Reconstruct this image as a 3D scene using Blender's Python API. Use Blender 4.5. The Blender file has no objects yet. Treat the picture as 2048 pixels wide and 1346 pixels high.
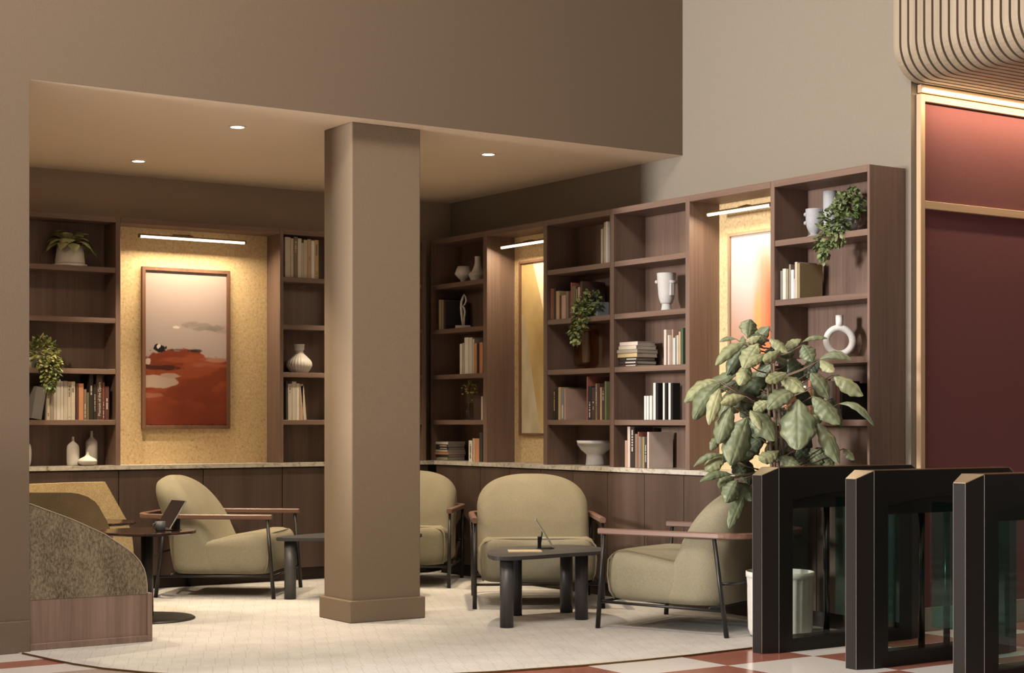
import bpy, bmesh, math, random
from mathutils import Vector, Matrix, noise
random.seed(7)
SC=bpy.context.scene; COL=SC.collection
PI=math.pi
# ---------------------------------------------------------------- camera model (eye 1.2 m above the floor at the origin)
F_,YAW,V0,CX=3316.52,55.8767,842.396,1031.847
ca,sa=math.cos(math.radians(YAW)),math.sin(math.radians(YAW))
def onY(u,Y):
    k=(u-CX)/F_; return Y*(ca+k*sa)/(sa-k*ca)
def onX(u,X):
    k=(u-CX)/F_; return X*(sa-k*ca)/(ca+k*sa)
def dep(X,Y): return X*ca+Y*sa
def zat(v,X,Y): return 1.2-(v-V0)/F_*dep(X,Y)
def fl(u,v,z=0):
    t=(1.2-z)*F_/(v-V0); r=(u-CX)/F_*t
    return t*ca+r*sa, t*sa-r*ca
# main planes
YF,XF,YW,XW=11.246,6.849,11.489,7.140       # bookcase fronts / walls
YH,ZC=8.55,2.976                             # bulkhead face, low ceiling
SLAB0,SLAB=.859,.889
SHZ=[1.209,1.566,1.925,2.281]; ZT=2.640
# ---------------------------------------------------------------- materials
MATS={}
def srgb(r,g,b):
    f=lambda c:(c/255/12.92) if c<=10 else ((c/255+.055)/1.055)**2.4
    return (f(r),f(g),f(b))
def new(name):
    m=bpy.data.materials.new(name); m.use_nodes=True
    nt=m.node_tree; return m,nt,nt.nodes['Principled BSDF']
def N(nt,t,**k):
    n=nt.nodes.new(t)
    for a,b in k.items():
        if a in('operation','blend_type','data_type','feature','wave_type','bands_direction','interpolation_type'): setattr(n,a,b)
        else: n.inputs[a.replace('_',' ')].default_value=b
    return n
def coords(nt,scale=(1,1,1),kind='Object'):
    tc=nt.nodes.new('ShaderNodeTexCoord'); mp=nt.nodes.new('ShaderNodeMapping'); mp.inputs['Scale'].default_value=scale
    nt.links.new(tc.outputs[kind],mp.inputs['Vector']); return mp.outputs['Vector']
def ramp(nt,src,stops):
    r=nt.nodes.new('ShaderNodeValToRGB'); el=r.color_ramp.elements
    while len(el)<len(stops): el.new(.5)
    for e,(p,c) in zip(el,stops): e.position=p; e.color=(*c,1) if len(c)==3 else c
    nt.links.new(src,r.inputs[0]); return r.outputs[0]
def sc(c,f): return tuple(min(1,x*f) for x in c)
def plain(name,col,rough=.6,metal=0,var=.08,scale=30,bump=0,spec=.5,sheen=0):
    if name in MATS: return MATS[name]
    m,nt,b=new(name); v=coords(nt)
    n=N(nt,'ShaderNodeTexNoise',Scale=scale,Detail=4.0); nt.links.new(v,n.inputs['Vector'])
    nt.links.new(ramp(nt,n.outputs[0],[(.3,sc(col,1-var)),(.7,sc(col,1+var))]),b.inputs['Base Color'])
    b.inputs['Roughness'].default_value=rough; b.inputs['Metallic'].default_value=metal; b.inputs['Specular IOR Level'].default_value=spec
    if sheen: b.inputs['Sheen Weight'].default_value=sheen; b.inputs['Sheen Roughness'].default_value=.4; b.inputs['Sheen Tint'].default_value=(*sc(col,2.2),1)
    if bump:
        bp=N(nt,'ShaderNodeBump',Strength=bump,Distance=.004); nt.links.new(n.outputs[0],bp.inputs['Height']); nt.links.new(bp.outputs[0],b.inputs['Normal'])
    MATS[name]=m; return m
def wood(name,dark,light,axis='z',rough=.5,fine=1.0):
    if name in MATS: return MATS[name]
    m,nt,b=new(name)
    s={'z':(60*fine,60*fine,1.6),'x':(1.6,60*fine,60*fine),'y':(60*fine,1.6,60*fine)}[axis]
    v=coords(nt,s); n=N(nt,'ShaderNodeTexNoise',Scale=1.0,Detail=5.0,Roughness=.65,Distortion=.6); nt.links.new(v,n.inputs['Vector'])
    v2=coords(nt,tuple(q*.12 for q in s)); n2=N(nt,'ShaderNodeTexNoise',Scale=1.0,Detail=2.0); nt.links.new(v2,n2.inputs['Vector'])
    mx=nt.nodes.new('ShaderNodeMath'); mx.operation='MULTIPLY_ADD'; mx.inputs[1].default_value=.5
    nt.links.new(n2.outputs[0],mx.inputs[0])
    m3=nt.nodes.new('ShaderNodeMath'); m3.operation='MULTIPLY'; m3.inputs[1].default_value=.5; nt.links.new(n.outputs[0],m3.inputs[0]); nt.links.new(m3.outputs[0],mx.inputs[2])
    nt.links.new(ramp(nt,mx.outputs[0],[(.36,dark),(.62,light)]),b.inputs['Base Color'])
    b.inputs['Roughness'].default_value=rough
    bp=N(nt,'ShaderNodeBump',Strength=.15,Distance=.001); nt.links.new(n.outputs[0],bp.inputs['Height']); nt.links.new(bp.outputs[0],b.inputs['Normal'])
    MATS[name]=m; return m
def emit(name,col,st):
    if name in MATS: return MATS[name]
    m,nt,b=new(name); b.inputs['Base Color'].default_value=(*col,1); b.inputs['Emission Color'].default_value=(*col,1); b.inputs['Emission Strength'].default_value=st
    MATS[name]=m; return m
def glass(name,tint,mixf=.12,rough=.02):
    if name in MATS: return MATS[name]
    m,nt,b=new(name); nt.nodes.remove(b); out=nt.nodes['Material Output']
    tr=nt.nodes.new('ShaderNodeBsdfTransparent'); tr.inputs[0].default_value=(*tint,1)
    gl=nt.nodes.new('ShaderNodeBsdfGlossy'); gl.inputs['Roughness'].default_value=rough
    lw=nt.nodes.new('ShaderNodeLayerWeight'); lw.inputs[0].default_value=.5
    pw=nt.nodes.new('ShaderNodeMath'); pw.operation='POWER'; pw.inputs[1].default_value=4; nt.links.new(lw.outputs['Facing'],pw.inputs[0])
    ml=nt.nodes.new('ShaderNodeMath'); ml.operation='MULTIPLY_ADD'; ml.inputs[1].default_value=.6; ml.inputs[2].default_value=.035; nt.links.new(pw.outputs[0],ml.inputs[0])
    mx=nt.nodes.new('ShaderNodeMixShader'); nt.links.new(ml.outputs[0],mx.inputs[0]); nt.links.new(tr.outputs[0],mx.inputs[1]); nt.links.new(gl.outputs[0],mx.inputs[2]); nt.links.new(mx.outputs[0],out.inputs[0])
    MATS[name]=m; return m
def vcol(name,rough=.8):
    if name in MATS: return MATS[name]
    m,nt,b=new(name); a=nt.nodes.new('ShaderNodeVertexColor'); a.layer_name='Col'; nt.links.new(a.outputs[0],b.inputs['Base Color']); b.inputs['Roughness'].default_value=rough
    b.inputs['Specular IOR Level'].default_value=.25
    MATS[name]=m; return m
def fabric(name,c1,c2,scale=220,bump=.35,rough=.9,sheen=0,stretch=(1,1,1)):
    if name in MATS: return MATS[name]
    m,nt,b=new(name); v=coords(nt,stretch); n=N(nt,'ShaderNodeTexNoise',Scale=scale,Detail=3.0,Roughness=.7); nt.links.new(v,n.inputs['Vector'])
    n2=N(nt,'ShaderNodeTexNoise',Scale=6.0,Detail=2.0); nt.links.new(v,n2.inputs['Vector'])
    ad=nt.nodes.new('ShaderNodeMath'); ad.operation='MULTIPLY_ADD'; ad.inputs[1].default_value=.25; nt.links.new(n2.outputs[0],ad.inputs[0])
    mu=nt.nodes.new('ShaderNodeMath'); mu.operation='MULTIPLY'; mu.inputs[1].default_value=.75; nt.links.new(n.outputs[0],mu.inputs[0]); nt.links.new(mu.outputs[0],ad.inputs[2])
    nt.links.new(ramp(nt,ad.outputs[0],[(.35,c1),(.65,c2)]),b.inputs['Base Color'])
    b.inputs['Roughness'].default_value=rough; b.inputs['Specular IOR Level'].default_value=.2
    if sheen: b.inputs['Sheen Weight'].default_value=sheen; b.inputs['Sheen Roughness'].default_value=.35; b.inputs['Sheen Tint'].default_value=(*sc(c2,2.0),1)
    bp=N(nt,'ShaderNodeBump',Strength=bump,Distance=.003); nt.links.new(n.outputs[0],bp.inputs['Height']); nt.links.new(bp.outputs[0],b.inputs['Normal'])
    MATS[name]=m; return m
TAUPE=plain('taupe_plaster',(.152,.115,.082),.85,0,.05,160,.25,.2)
COLM=plain('column_plaster_lit',(.20,.152,.106),.85,0,.05,160,.25,.2)  # wall taupe lightened to stand for the extra light on the column
CREAM=plain('cream_plaster',(.225,.198,.162),.85,0,.04,160,.25,.2)
CEILM=plain('ceiling_plaster',(.76,.64,.50),.85,0,.04,160,.2,.2)
WAL=wood('walnut',(.118,.072,.055),(.192,.126,.097))
WALX=wood('walnut_along',(.118,.072,.055),(.192,.126,.097),'x')
WALB=wood('walnut_shaded',(.054,.032,.024),(.094,.060,.045))  # walnut darkened on the doors to keep them dim under bounced light
WALD=plain('dark_plinth',(.035,.02,.014),.6)
OAK=wood('light_oak',(.45,.31,.19),(.58,.42,.27),'z')
OAKH=wood('light_oak_across',(.40,.28,.17),(.52,.37,.24),'x')
ARMW=wood('arm_walnut',(.125,.065,.045),(.21,.12,.088),'x',.4)
BLACK=plain('black_metal',(.012,.011,.011),.4,0,.1,40)
GATE=plain('turnstile_paint',(.011,.009,.0075),.45,0,.35,500,.12,.25)
GATEF=plain('turnstile_paint_lit',(.060,.048,.038),.5,0,.25,500,.15,.5)  # lit-up copy of the turnstile paint for the end faces, not applied
CAPM=plain('champagne_metal',(.62,.52,.38),.35,.9,.05,80)
BRASS=plain('dark_brass',(.22,.14,.06),.35,.9)
OLIVE=fabric('olive_velvet',(.205,.183,.126),(.27,.242,.17),160,.12,.85,.25)
BOUC=fabric('speckled_boucle',(.07,.052,.030),(.27,.225,.16),120,.5,.95,0,(1,1,.5))
GOLDB=fabric('golden_boucle',(.40,.285,.135),(.64,.50,.28),110,.6,.95)
GREYW=wood('charcoal_wood',(.030,.028,.030),(.065,.062,.064),'x',.45)
GREYV=wood('charcoal_wood_upright',(.030,.028,.030),(.065,.062,.064),'z',.45)
WHITEC=plain('white_ceramic',(.60,.57,.53),.55,0,.03)
GREYC=plain('grey_stoneware',(.33,.34,.37),.7,0,.06,60,.1)
GREYL=plain('pale_stoneware',(.47,.46,.46),.7,0,.05,60,.1)
SOIL=plain('soil',(.03,.02,.012),.95,0,.4,60,.6)
PAGES=plain('book_pages',(.40,.37,.33),.9,0,.1,200)
LAMP=emit('lamp_glow',(1,.86,.62),2.6)
STRIP=emit('strip_glow',(1,.74,.46),4.0)
SPOTM=emit('downlight_glow',(1,.80,.55),30.0)
REDM=plain('burgundy_fabric',(.155,.060,.066),.9,0,.12,400,.3,.2)
def cork():
    m,nt,b=new('cork'); v=coords(nt)
    n=N(nt,'ShaderNodeTexNoise',Scale=55.0,Detail=6.0,Roughness=.7); nt.links.new(v,n.inputs['Vector'])
    vo=N(nt,'ShaderNodeTexVoronoi',Scale=38.0); nt.links.new(v,vo.inputs['Vector'])
    c=ramp(nt,n.outputs[0],[(.28,(.30,.19,.085)),(.42,(.60,.44,.235)),(.60,(.69,.53,.31)),(.78,(.80,.69,.47))])
    c2=ramp(nt,vo.outputs['Distance'],[(.0,(.9,.9,.85)),(.07,(1,1,1)),(.9,(.93,.91,.88))])
    mx=nt.nodes.new('ShaderNodeMix'); mx.data_type='RGBA'; mx.blend_type='MULTIPLY'; mx.inputs[0].default_value=1
    nt.links.new(c,mx.inputs[6]); nt.links.new(c2,mx.inputs[7]); nt.links.new(mx.outputs[2],b.inputs['Base Color']); b.inputs['Roughness'].default_value=.9
    bp=N(nt,'ShaderNodeBump',Strength=.4,Distance=.002); nt.links.new(n.outputs[0],bp.inputs['Height']); nt.links.new(bp.outputs[0],b.inputs['Normal'])
    return m
CORK=cork()
def marble():
    m,nt,b=new('veined_marble'); v=coords(nt)
    n=N(nt,'ShaderNodeTexNoise',Scale=14.0,Detail=6.0,Roughness=.6,Distortion=1.5); nt.links.new(v,n.inputs['Vector'])
    nt.links.new(ramp(nt,n.outputs[0],[(.3,(.12,.11,.08)),(.42,(.42,.38,.31)),(.6,(.55,.52,.47)),(.75,(.40,.39,.33))]),b.inputs['Base Color']); b.inputs['Roughness'].default_value=.25
    return m
MARB=marble()
def carpetm():
    m,nt,b=new('herringbone_carpet'); tc=nt.nodes.new('ShaderNodeTexCoord'); rot=nt.nodes.new('ShaderNodeMapping'); rot.inputs['Rotation'].default_value=(0,0,math.radians(34.12))
    nt.links.new(tc.outputs['Object'],rot.inputs['Vector']); sp=nt.nodes.new('ShaderNodeSeparateXYZ'); nt.links.new(rot.outputs[0],sp.inputs[0])
    def M(op,a,bv=None,c=None):
        n=nt.nodes.new('ShaderNodeMath'); n.operation=op
        for i,x in enumerate((a,bv,c)):
            if x is None: continue
            if isinstance(x,(int,float)): n.inputs[i].default_value=x
            else: nt.links.new(x,n.inputs[i])
        return n.outputs[0]
    W=.27
    yy=M('DIVIDE',sp.outputs[1],W); fr=M('FRACT',yy); fi=M('FLOOR',yy)
    ph=M('FRACT',M('DIVIDE',M('ADD',M('ADD',sp.outputs[0],M('MULTIPLY',fr,.05)),M('MULTIPLY',fi,.037)),.072))
    line=M('MAXIMUM',M('LESS_THAN',ph,.07),M('LESS_THAN',fr,.012))
    n=N(nt,'ShaderNodeTexNoise',Scale=160.0,Detail=3.0); nt.links.new(tc.outputs['Object'],n.inputs['Vector'])
    n2=N(nt,'ShaderNodeTexNoise',Scale=5.0,Detail=4.0); nt.links.new(tc.outputs['Object'],n2.inputs['Vector'])
    c=ramp(nt,n.outputs[0],[(.3,(.42,.408,.388)),(.7,(.545,.53,.508))])
    c2=ramp(nt,n2.outputs[0],[(.3,(.86,.86,.86)),(.7,(1.0,1.0,1.0))])
    mx=nt.nodes.new('ShaderNodeMix'); mx.data_type='RGBA'; mx.blend_type='MULTIPLY'; mx.inputs[0].default_value=1; nt.links.new(c,mx.inputs[6]); nt.links.new(c2,mx.inputs[7])
    m2=nt.nodes.new('ShaderNodeMix'); m2.data_type='RGBA'; m2.blend_type='MULTIPLY'; m2.inputs[7].default_value=(.86,.85,.84,1)
    nt.links.new(line,m2.inputs[0]); nt.links.new(mx.outputs[2],m2.inputs[6]); nt.links.new(m2.outputs[2],b.inputs['Base Color'])
    b.inputs['Roughness'].default_value=.95; b.inputs['Specular IOR Level'].default_value=.15
    bp=N(nt,'ShaderNodeBump',Strength=.4,Distance=.003); nt.links.new(n.outputs[0],bp.inputs['Height']); nt.links.new(bp.outputs[0],b.inputs['Normal'])
    return m
CARP=carpetm()
TW=plain('cream_terrazzo',(.66,.63,.62),.16,0,.05,90)
TR=plain('terracotta_terrazzo',(.30,.115,.085),.16,0,.14,60)
TP=plain('blush_terrazzo',(.40,.33,.29),.16,0,.08,90)
def leafm(name,c1,c2):
    m,nt,b=new(name); v=coords(nt); n=N(nt,'ShaderNodeTexNoise',Scale=9.0,Detail=3.0); nt.links.new(v,n.inputs['Vector'])
    nt.links.new(ramp(nt,n.outputs[0],[(.35,c1),(.65,c2)]),b.inputs['Base Color']); b.inputs['Roughness'].default_value=.42; b.inputs['Subsurface Weight'].default_value=0
    b.inputs['Specular IOR Level'].default_value=.4
    MATS[name]=m; return m
LEAF=leafm('big_leaf',(.085,.115,.055),(.17,.20,.095))
LEAFL=leafm('big_leaf_pale',(.24,.26,.11),(.36,.37,.19))
LEAFS=leafm('small_leaf',(.085,.13,.045),(.20,.26,.11))
LEAFY=leafm('small_leaf_yellow',(.22,.24,.07),(.44,.44,.17))
LEAFV=leafm('variegated_leaf',(.26,.28,.11),(.52,.52,.30))
STEM=plain('stem_bark',(.16,.11,.075),.8)
# ---------------------------------------------------------------- mesh helpers
def link(o,parent=None):
    COL.objects.link(o)
    if parent is not None: o.parent=parent
    return o
def tag(o,label=None,cat=None,group=None,kind=None):
    if label: o['label']=label
    if cat: o['category']=cat
    if group: o['group']=group
    if kind: o['kind']=kind
    return o
def obj(name,bm,mat,parent=None,smooth=False,loc=None,rz=0):
    me=bpy.data.meshes.new(name)
    bmesh.ops.recalc_face_normals(bm,faces=bm.faces[:]); bm.to_mesh(me); bm.free()
    if smooth:
        for p in me.polygons: p.use_smooth=True
    for mm in (mat if isinstance(mat,(list,tuple)) else [mat]): me.materials.append(mm)
    o=bpy.data.objects.new(name,me); link(o,parent)
    if loc is not None: o.location=loc
    if rz: o.rotation_euler=(0,0,rz)
    return o
def thing(name,label,cat,loc=(0,0,0),rz=0,group=None):
    o=bpy.data.objects.new(name,None); COL.objects.link(o); o.location=loc; o.rotation_euler=(0,0,rz); o.empty_display_size=.1
    return tag(o,label,cat,group)
def BM(): return bmesh.new()
def box(bm,x0,x1,y0,y1,z0,z1,bev=0,seg=1,M=None):
    r=bmesh.ops.create_cube(bm,size=1); vs=r['verts']
    for v in vs:
        v.co=Vector(((x0+x1)/2+v.co.x*(x1-x0),(y0+y1)/2+v.co.y*(y1-y0),(z0+z1)/2+v.co.z*(z1-z0)))
    if M is not None:
        for v in vs: v.co=M@v.co
    if bev:
        es={e for v in vs for e in v.link_edges}
        bmesh.ops.bevel(bm,geom=list(es),offset=bev,segments=seg,affect='EDGES',profile=.5)
    return bm
def bx(*a,**k): return box(BM(),*a,**k)
def cyl(bm,p,r,h,seg=24,r2=None,axis='z'):
    M=Matrix.Translation(Vector(p))
    if axis=='x': M=M@Matrix.Rotation(PI/2,4,'Y')
    if axis=='y': M=M@Matrix.Rotation(-PI/2,4,'X')
    M=M@Matrix.Translation((0,0,h/2))
    bmesh.ops.create_cone(bm,cap_ends=True,segments=seg,radius1=r,radius2=r if r2 is None else r2,depth=h,matrix=M); return bm
def tube(bm,pts,r,seg=10,rad=None,closed=False):
    pts=[Vector(p) for p in pts]; n=len(pts); rings=[]; up=None
    for i,p in enumerate(pts):
        a=pts[i-1] if (i>0 or closed) else p; b=pts[(i+1)%n] if (i<n-1 or closed) else p
        d=(b-a).normalized()
        if up is None:
            up=Vector((0,0,1)) if abs(d.z)<.9 else Vector((1,0,0))
        s=d.cross(up).normalized(); up=s.cross(d).normalized()
        rr=rad[i] if rad else r
        rings.append([bm.verts.new(p+(s*math.cos(2*PI*k/seg)+up*math.sin(2*PI*k/seg))*rr) for k in range(seg)])
    m=n if closed else n-1
    for i in range(m):
        A,B=rings[i],rings[(i+1)%n]
        for k in range(seg): bm.faces.new((A[k],A[(k+1)%seg],B[(k+1)%seg],B[k]))
    if not closed: bm.faces.new(rings[0][::-1]); bm.faces.new(rings[-1])
    return bm
def lathe(bm,prof,seg=40,c=(0,0),flute=0,amp=0):
    rings=[]
    for r,z in prof:
        if r<1e-6: rings.append([bm.verts.new((c[0],c[1],z))]); continue
        rings.append([bm.verts.new((c[0]+r*(1+(amp*math.cos(flute*2*PI*k/seg) if flute else 0))*math.cos(2*PI*k/seg),c[1]+r*(1+(amp*math.cos(flute*2*PI*k/seg) if flute else 0))*math.sin(2*PI*k/seg),z)) for k in range(seg)])
    for A,B in zip(rings,rings[1:]):
        for k in range(seg):
            a0,a1=A[k%len(A)],A[(k+1)%len(A)]; b0,b1=B[k%len(B)],B[(k+1)%len(B)]
            f=[a0,a1,b1,b0]; g=[]
            for v in f:
                if v not in g: g.append(v)
            if len(g)>2: bm.faces.new(g)
    return bm
def smoothprof(pts,n=6):
    out=[]
    P=[pts[0]]+list(pts)+[pts[-1]]
    for i in range(1,len(P)-2):
        for k in range(n):
            t=k/n; o=[]
            for a in (0,1):
                p0,p1,p2,p3=P[i-1][a],P[i][a],P[i+1][a],P[i+2][a]
                o.append(.5*((2*p1)+(-p0+p2)*t+(2*p0-5*p1+4*p2-p3)*t*t+(-p0+3*p1-3*p2+p3)*t**3))
            out.append((max(0,o[0]),o[1]))
    out.append(pts[-1]); return out
def prism(bm,poly,a0,a1,axis='y'):
    """poly = (p,q) points; extruded along axis from a0 to a1. axis y: p=x,q=z ; x: p=y,q=z ; z: p=x,q=y"""
    f={'y':lambda p,q,a:(p,a,q),'x':lambda p,q,a:(a,p,q),'z':lambda p,q,a:(p,q,a)}[axis]
    A=[bm.verts.new(f(p,q,a0)) for p,q in poly]; B=[bm.verts.new(f(p,q,a1)) for p,q in poly]
    n=len(poly)
    bm.faces.new(A); bm.faces.new(B[::-1])
    for i in range(n): bm.faces.new((A[i],B[i],B[(i+1)%n],A[(i+1)%n]))
    return bm
def struct(name,bm,mat,**k):
    o=obj(name,bm,mat,**k); o['kind']='structure'; return o
def subsurf(o,l=2):
    m=o.modifiers.new('s','SUBSURF'); m.levels=l; m.render_levels=l
# ---------------------------------------------------------------- the room
def tiles():
    bm=BM(); U=.58; x0,y0=5.43-U*16,6.16-U*16
    def quad(a,b,c,d,mi):
        f=bm.faces.new([bm.verts.new((x,y,0)) for x,y in ((a,c),(b,c),(b,d),(a,d))]); f.material_index=mi
    for i in range(32):
        for j in range(32):
            a=x0+i*U; c=y0+j*U
            if a+U<3.6 and a>-4 and c>2.0:
                for k,(p,q) in enumerate(((0,.24),(.24,.58))):
                    mi=(1 if (i*3+j*5+k)%4==0 else (2 if (i+j*2+k)%5==0 else 0))
                    quad(a,a+U,c+p,c+q,mi)
            else: quad(a,a+U,c,c+U,1 if (i+j)%2==0 and c<9 else 0)
    return bm
def floor_mesh():
    # long cream, terracotta and blush bands left of the lounge, a chequer in front of the gates
    bm=BM()
    def quad(a,b,c,d,mi):
        f=bm.faces.new([bm.verts.new((x,y,0)) for x,y in ((a,c),(b,c),(b,d),(a,d))]); f.material_index=mi
    U=.58; X0=3.69
    ys=[-4]+[y for y in (-3,-2.2,-1.4,-.6,.2,1,1.8,2.6,3.4,4.2,5,5.8,6.35,6.9,7.35,7.53,7.79,8.05,8.262,8.6,9.2,10,11.6)]
    xs=[-4,-3,-2,-1,0,1,1.8,2.44,3.1,X0]
    for j in range(len(ys)-1):
        for i in range(len(xs)-1):
            mi=0
            if ys[j]==8.05: mi=1 if xs[i]>=2.44 else 0
            elif ys[j]==7.53: mi=2
            elif ys[j]<7.3 and (i+j)%2: mi=1 if (i*2+j)%3 else 2
            quad(xs[i],xs[i+1],ys[j],ys[j+1],mi)
    for i in range(16):
        for j in range(-18,10):
            a=X0+i*U; c=6.16+j*U
            if c<-4: continue
            k=round((a-5.43)/U)
            quad(a,a+U,c,min(c+U,11.6),1 if (k+j)%2==0 else 0)
    bmesh.ops.remove_doubles(bm,verts=bm.verts[:],dist=1e-4)
    return bm
struct('floor',floor_mesh(),[TW,TR,TP])
arc=[(2.66,8.90),(2.687,8.494),(2.708,8.359),(2.733,8.203),(2.776,7.975),(2.845,7.75),(2.96,7.52),(3.13,7.28),(3.36,7.06),(3.66,6.86),(4.0,6.70),(4.36,6.60),(4.805,6.533),(5.164,6.514),(5.50,6.51),(5.933,6.541),(6.3,6.62),(6.6,6.72),(7.14,6.96)]
bm=BM(); prism(bm,[(2.0,8.9),(2.0,11.45)]+[(7.10,11.45)]+[(x-.004,y) for x,y in arc[::-1]],.0005,.004,'z')
struct('floor_carpet',bm,CARP)
struct('trim_1',tube(BM(),[(x,y,.004) for x,y in arc[1:-1]],.006,8),BRASS)
H=6.2
struct('wall_back',bx(1.6,XW+.2,YW,YW+.2,0,H),plain('back_plaster',(.36,.285,.215),.85,0,.05,160,.25,.2))
struct('wall_right',bx(XW,XW+.2,6.537,YW,0,H),CREAM)
struct('wall_left',bx(-4.2,2.74,YH,YH+.30,0,H),TAUPE)
struct('wall_lounge_left',bx(1.6,1.8,YH+.3,YW,0,ZC),TAUPE)
struct('wall_bulkhead',bx(2.74,XW,YH,YH+.25,ZC,H),TAUPE)
struct('ceiling_lounge',bx(1.6,XW,YH+.001,YW,ZC-.001,ZC+.2),CEILM)
struct('baseboard_left',bx(-4.2,2.742,YH-.016,YH,0,.165,.003),TAUPE)
struct('light_blocker_wall',bx(1.0,1.12,7.34,YH-.02,0,1.30,.004),TAUPE)  # unseen low wall added to keep window light off the lower lounge
struct('ceiling',bx(-4.5,11,-4,YH,H,H+.2),CEILM)
# column with its plinth
c0x,c1x,c0y,c1y=4.706,5.180,8.679,9.033
col=struct('column',bx(c0x,c1x,c0y,c1y,0,ZC,.008,2),COLM)
struct('baseboard_column',bx(c0x-.022,c1x+.022,c0y-.022,c1y+.022,.004,.135,.006,2),COLM)
# red wall on the right
RY=6.537
struct('wall_red',bx(XW+.2,11,RY,RY+.2,0,H),CREAM)
rw=thing('wall_panelling','burgundy fabric wall panelling in a pale oak frame beside the end bookcase','wall panel',(0,RY,0))
obj('upper_panel',bx(7.218,10.9,-.012,-.001,2.455,3.02),REDM,rw)
obj('lower_panel',bx(7.218,10.9,-.012,-.001,.135,2.410),REDM,rw)
obj('upright',bx(7.181,7.219,-.035,-.001,.0,3.06,.002),OAK,rw)
obj('rail',bx(7.218,10.9,-.035,-.001,2.410,2.455,.002),OAKH,rw)
obj('top_rail',bx(7.218,10.9,-.035,-.001,3.02,3.06,.002),OAKH,rw)
struct('baseboard_red',bx(7.218,10.9,RY-.02,RY,0,.135,.002),plain('skirting_grey',(.30,.26,.24),.4))
ls=thing('strip_light','warm linear strip light along the top of the burgundy wall','light',(0,RY,0))
obj('diffuser',bx(7.20,10.9,-.045,-.03,3.076,3.092),STRIP,ls)
obj('housing',bx(7.19,10.9,-.03,-.001,3.068,3.115,.002),OAKH,ls)
l=bpy.data.lights.new('strip_lamp','AREA'); l.shape='RECTANGLE'; l.size=3.6; l.size_y=.03; l.energy=40; l.color=(1,.72,.42)
lo=bpy.data.objects.new('strip_lamp',l); COL.objects.link(lo); lo.parent=ls; lo.location=(9.0,-.17,3.085); lo.rotation_euler=(math.radians(12),0,0)
# slatted ceiling raft
def slat(y,w,first=False):
    R=.20; x0=6.985; zb=3.12; th=.03; bm=BM(); o=[]; i_=[]
    o.append((x0,H-.05))
    for k in range(13):
        a=PI+k*(PI/2)/12; o.append((x0+R+R*math.cos(a),zb+R+R*math.sin(a))); 
    o.append((10.9,zb)); i_.append((10.9,zb+th))
    for k in range(12,-1,-1):
        a=PI+k*(PI/2)/12; i_.append((x0+R+(R-th)*math.cos(a),zb+R+(R-th)*math.sin(a)))
    i_.append((x0+th,H-.05))
    prism(bm,o+i_,y-w,y,'y'); return bm
SLAT=wood('canopy_oak',(.25,.205,.15),(.34,.28,.21),'z')
rf=thing('slatted_canopy','pale oak slatted canopy with a rounded lower edge hanging above the burgundy wall','ceiling canopy',(0,0,0))
PITCH=.0584
for k in range(26):
    y=RY-.012-k*PITCH
    obj('slat',slat(y,.0425),SLAT,rf)
bk=BM()
R=.20; x0=7.012; zb=3.148; o=[(x0,H-.05)]+[(x0+R-.03+(R-.03)*math.cos(PI+k*(PI/2)/12),zb+R-.03+(R-.03)*math.sin(PI+k*(PI/2)/12)) for k in range(13)]+[(10.9,zb),(10.9,H-.05)]
prism(bk,o,RY-.012-26*PITCH,RY-.014,'y'); obj('backing',bk,plain('backing_brown',(.10,.06,.035),.9),rf)
# ---------------------------------------------------------------- bookcases
def bookcase_back(x0,x1,label,group='walnut bookcases'):
    t=thing('bookcase',label,'bookcase',(x0,YF,SLAB),0,group); w=x1-x0; D=YW-YF-.004
    obj('back_panel',bx(.03,w-.03,D-.012,D,0,ZT-SLAB-.04),WAL,t)
    obj('side_panel',bx(0,.03,0,D,0,ZT-SLAB,.0015),WAL,t); obj('side_panel',bx(w-.036,w,0,D,0,ZT-SLAB,.0015),WAL,t)
    for z in SHZ: obj('shelf',bx(.03,w-.036,.004,D-.012,z-.036-SLAB,z-SLAB,.0015),WALX,t)
    obj('top_board',bx(.03,w-.036,0,D,ZT-.04-SLAB,ZT-SLAB,.0015),WALX,t)
    return t
def bookcase_right(yl,yr,label,wl=.04,wr=.045,group='walnut bookcases'):
    # local: origin at its left front foot, x runs to the viewer's right (world -Y), y runs into the wall (world +X)
    t=thing('bookcase',label,'bookcase',(XF,yl,SLAB),-PI/2,group); w=yl-yr; D=XW-XF-.004
    obj('back_panel',bx(wl,w-wr,D-.012,D,0,ZT-SLAB-.04),WAL,t)
    obj('side_panel',bx(0,wl,0,D,0,ZT-SLAB,.0015),WAL,t); obj('side_panel',bx(w-wr,w,0,D,0,ZT-SLAB,.0015),WAL,t)
    for z in SHZ: obj('shelf',bx(wl,w-wr,.004,D-.012,z-.036-SLAB,z-SLAB,.0015),WALX,t)
    obj('top_board',bx(wl,w-wr,0,D,ZT-.04-SLAB,ZT-SLAB,.0015),WALX,t)
    return t
bookcase_back(3.47,4.2525,'walnut bookcase at far left, with the cream potted plant on its top shelf')
bookcase_back(5.4905,6.13,'walnut bookcase left of the column, holding the fluted white vase')
bookcase_back(6.135,6.765,'walnut bookcase in the corner, hidden mostly behind the column')
bookcase_right(11.33,10.4975,'narrow walnut bookcase right of the column, with the white figurine',.022,.053)
bookcase_right(9.7555,8.9685,'walnut bookcase holding the amber glass vase and a trailing plant',.045,.0015)
bookcase_right(8.967,8.135,'walnut bookcase holding the grey face vase and silver-spined books',.04,.04)
bookcase_right(7.3845,6.577,'end walnut bookcase behind the tall plant, holding the ring vase',.035,.018)
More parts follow.
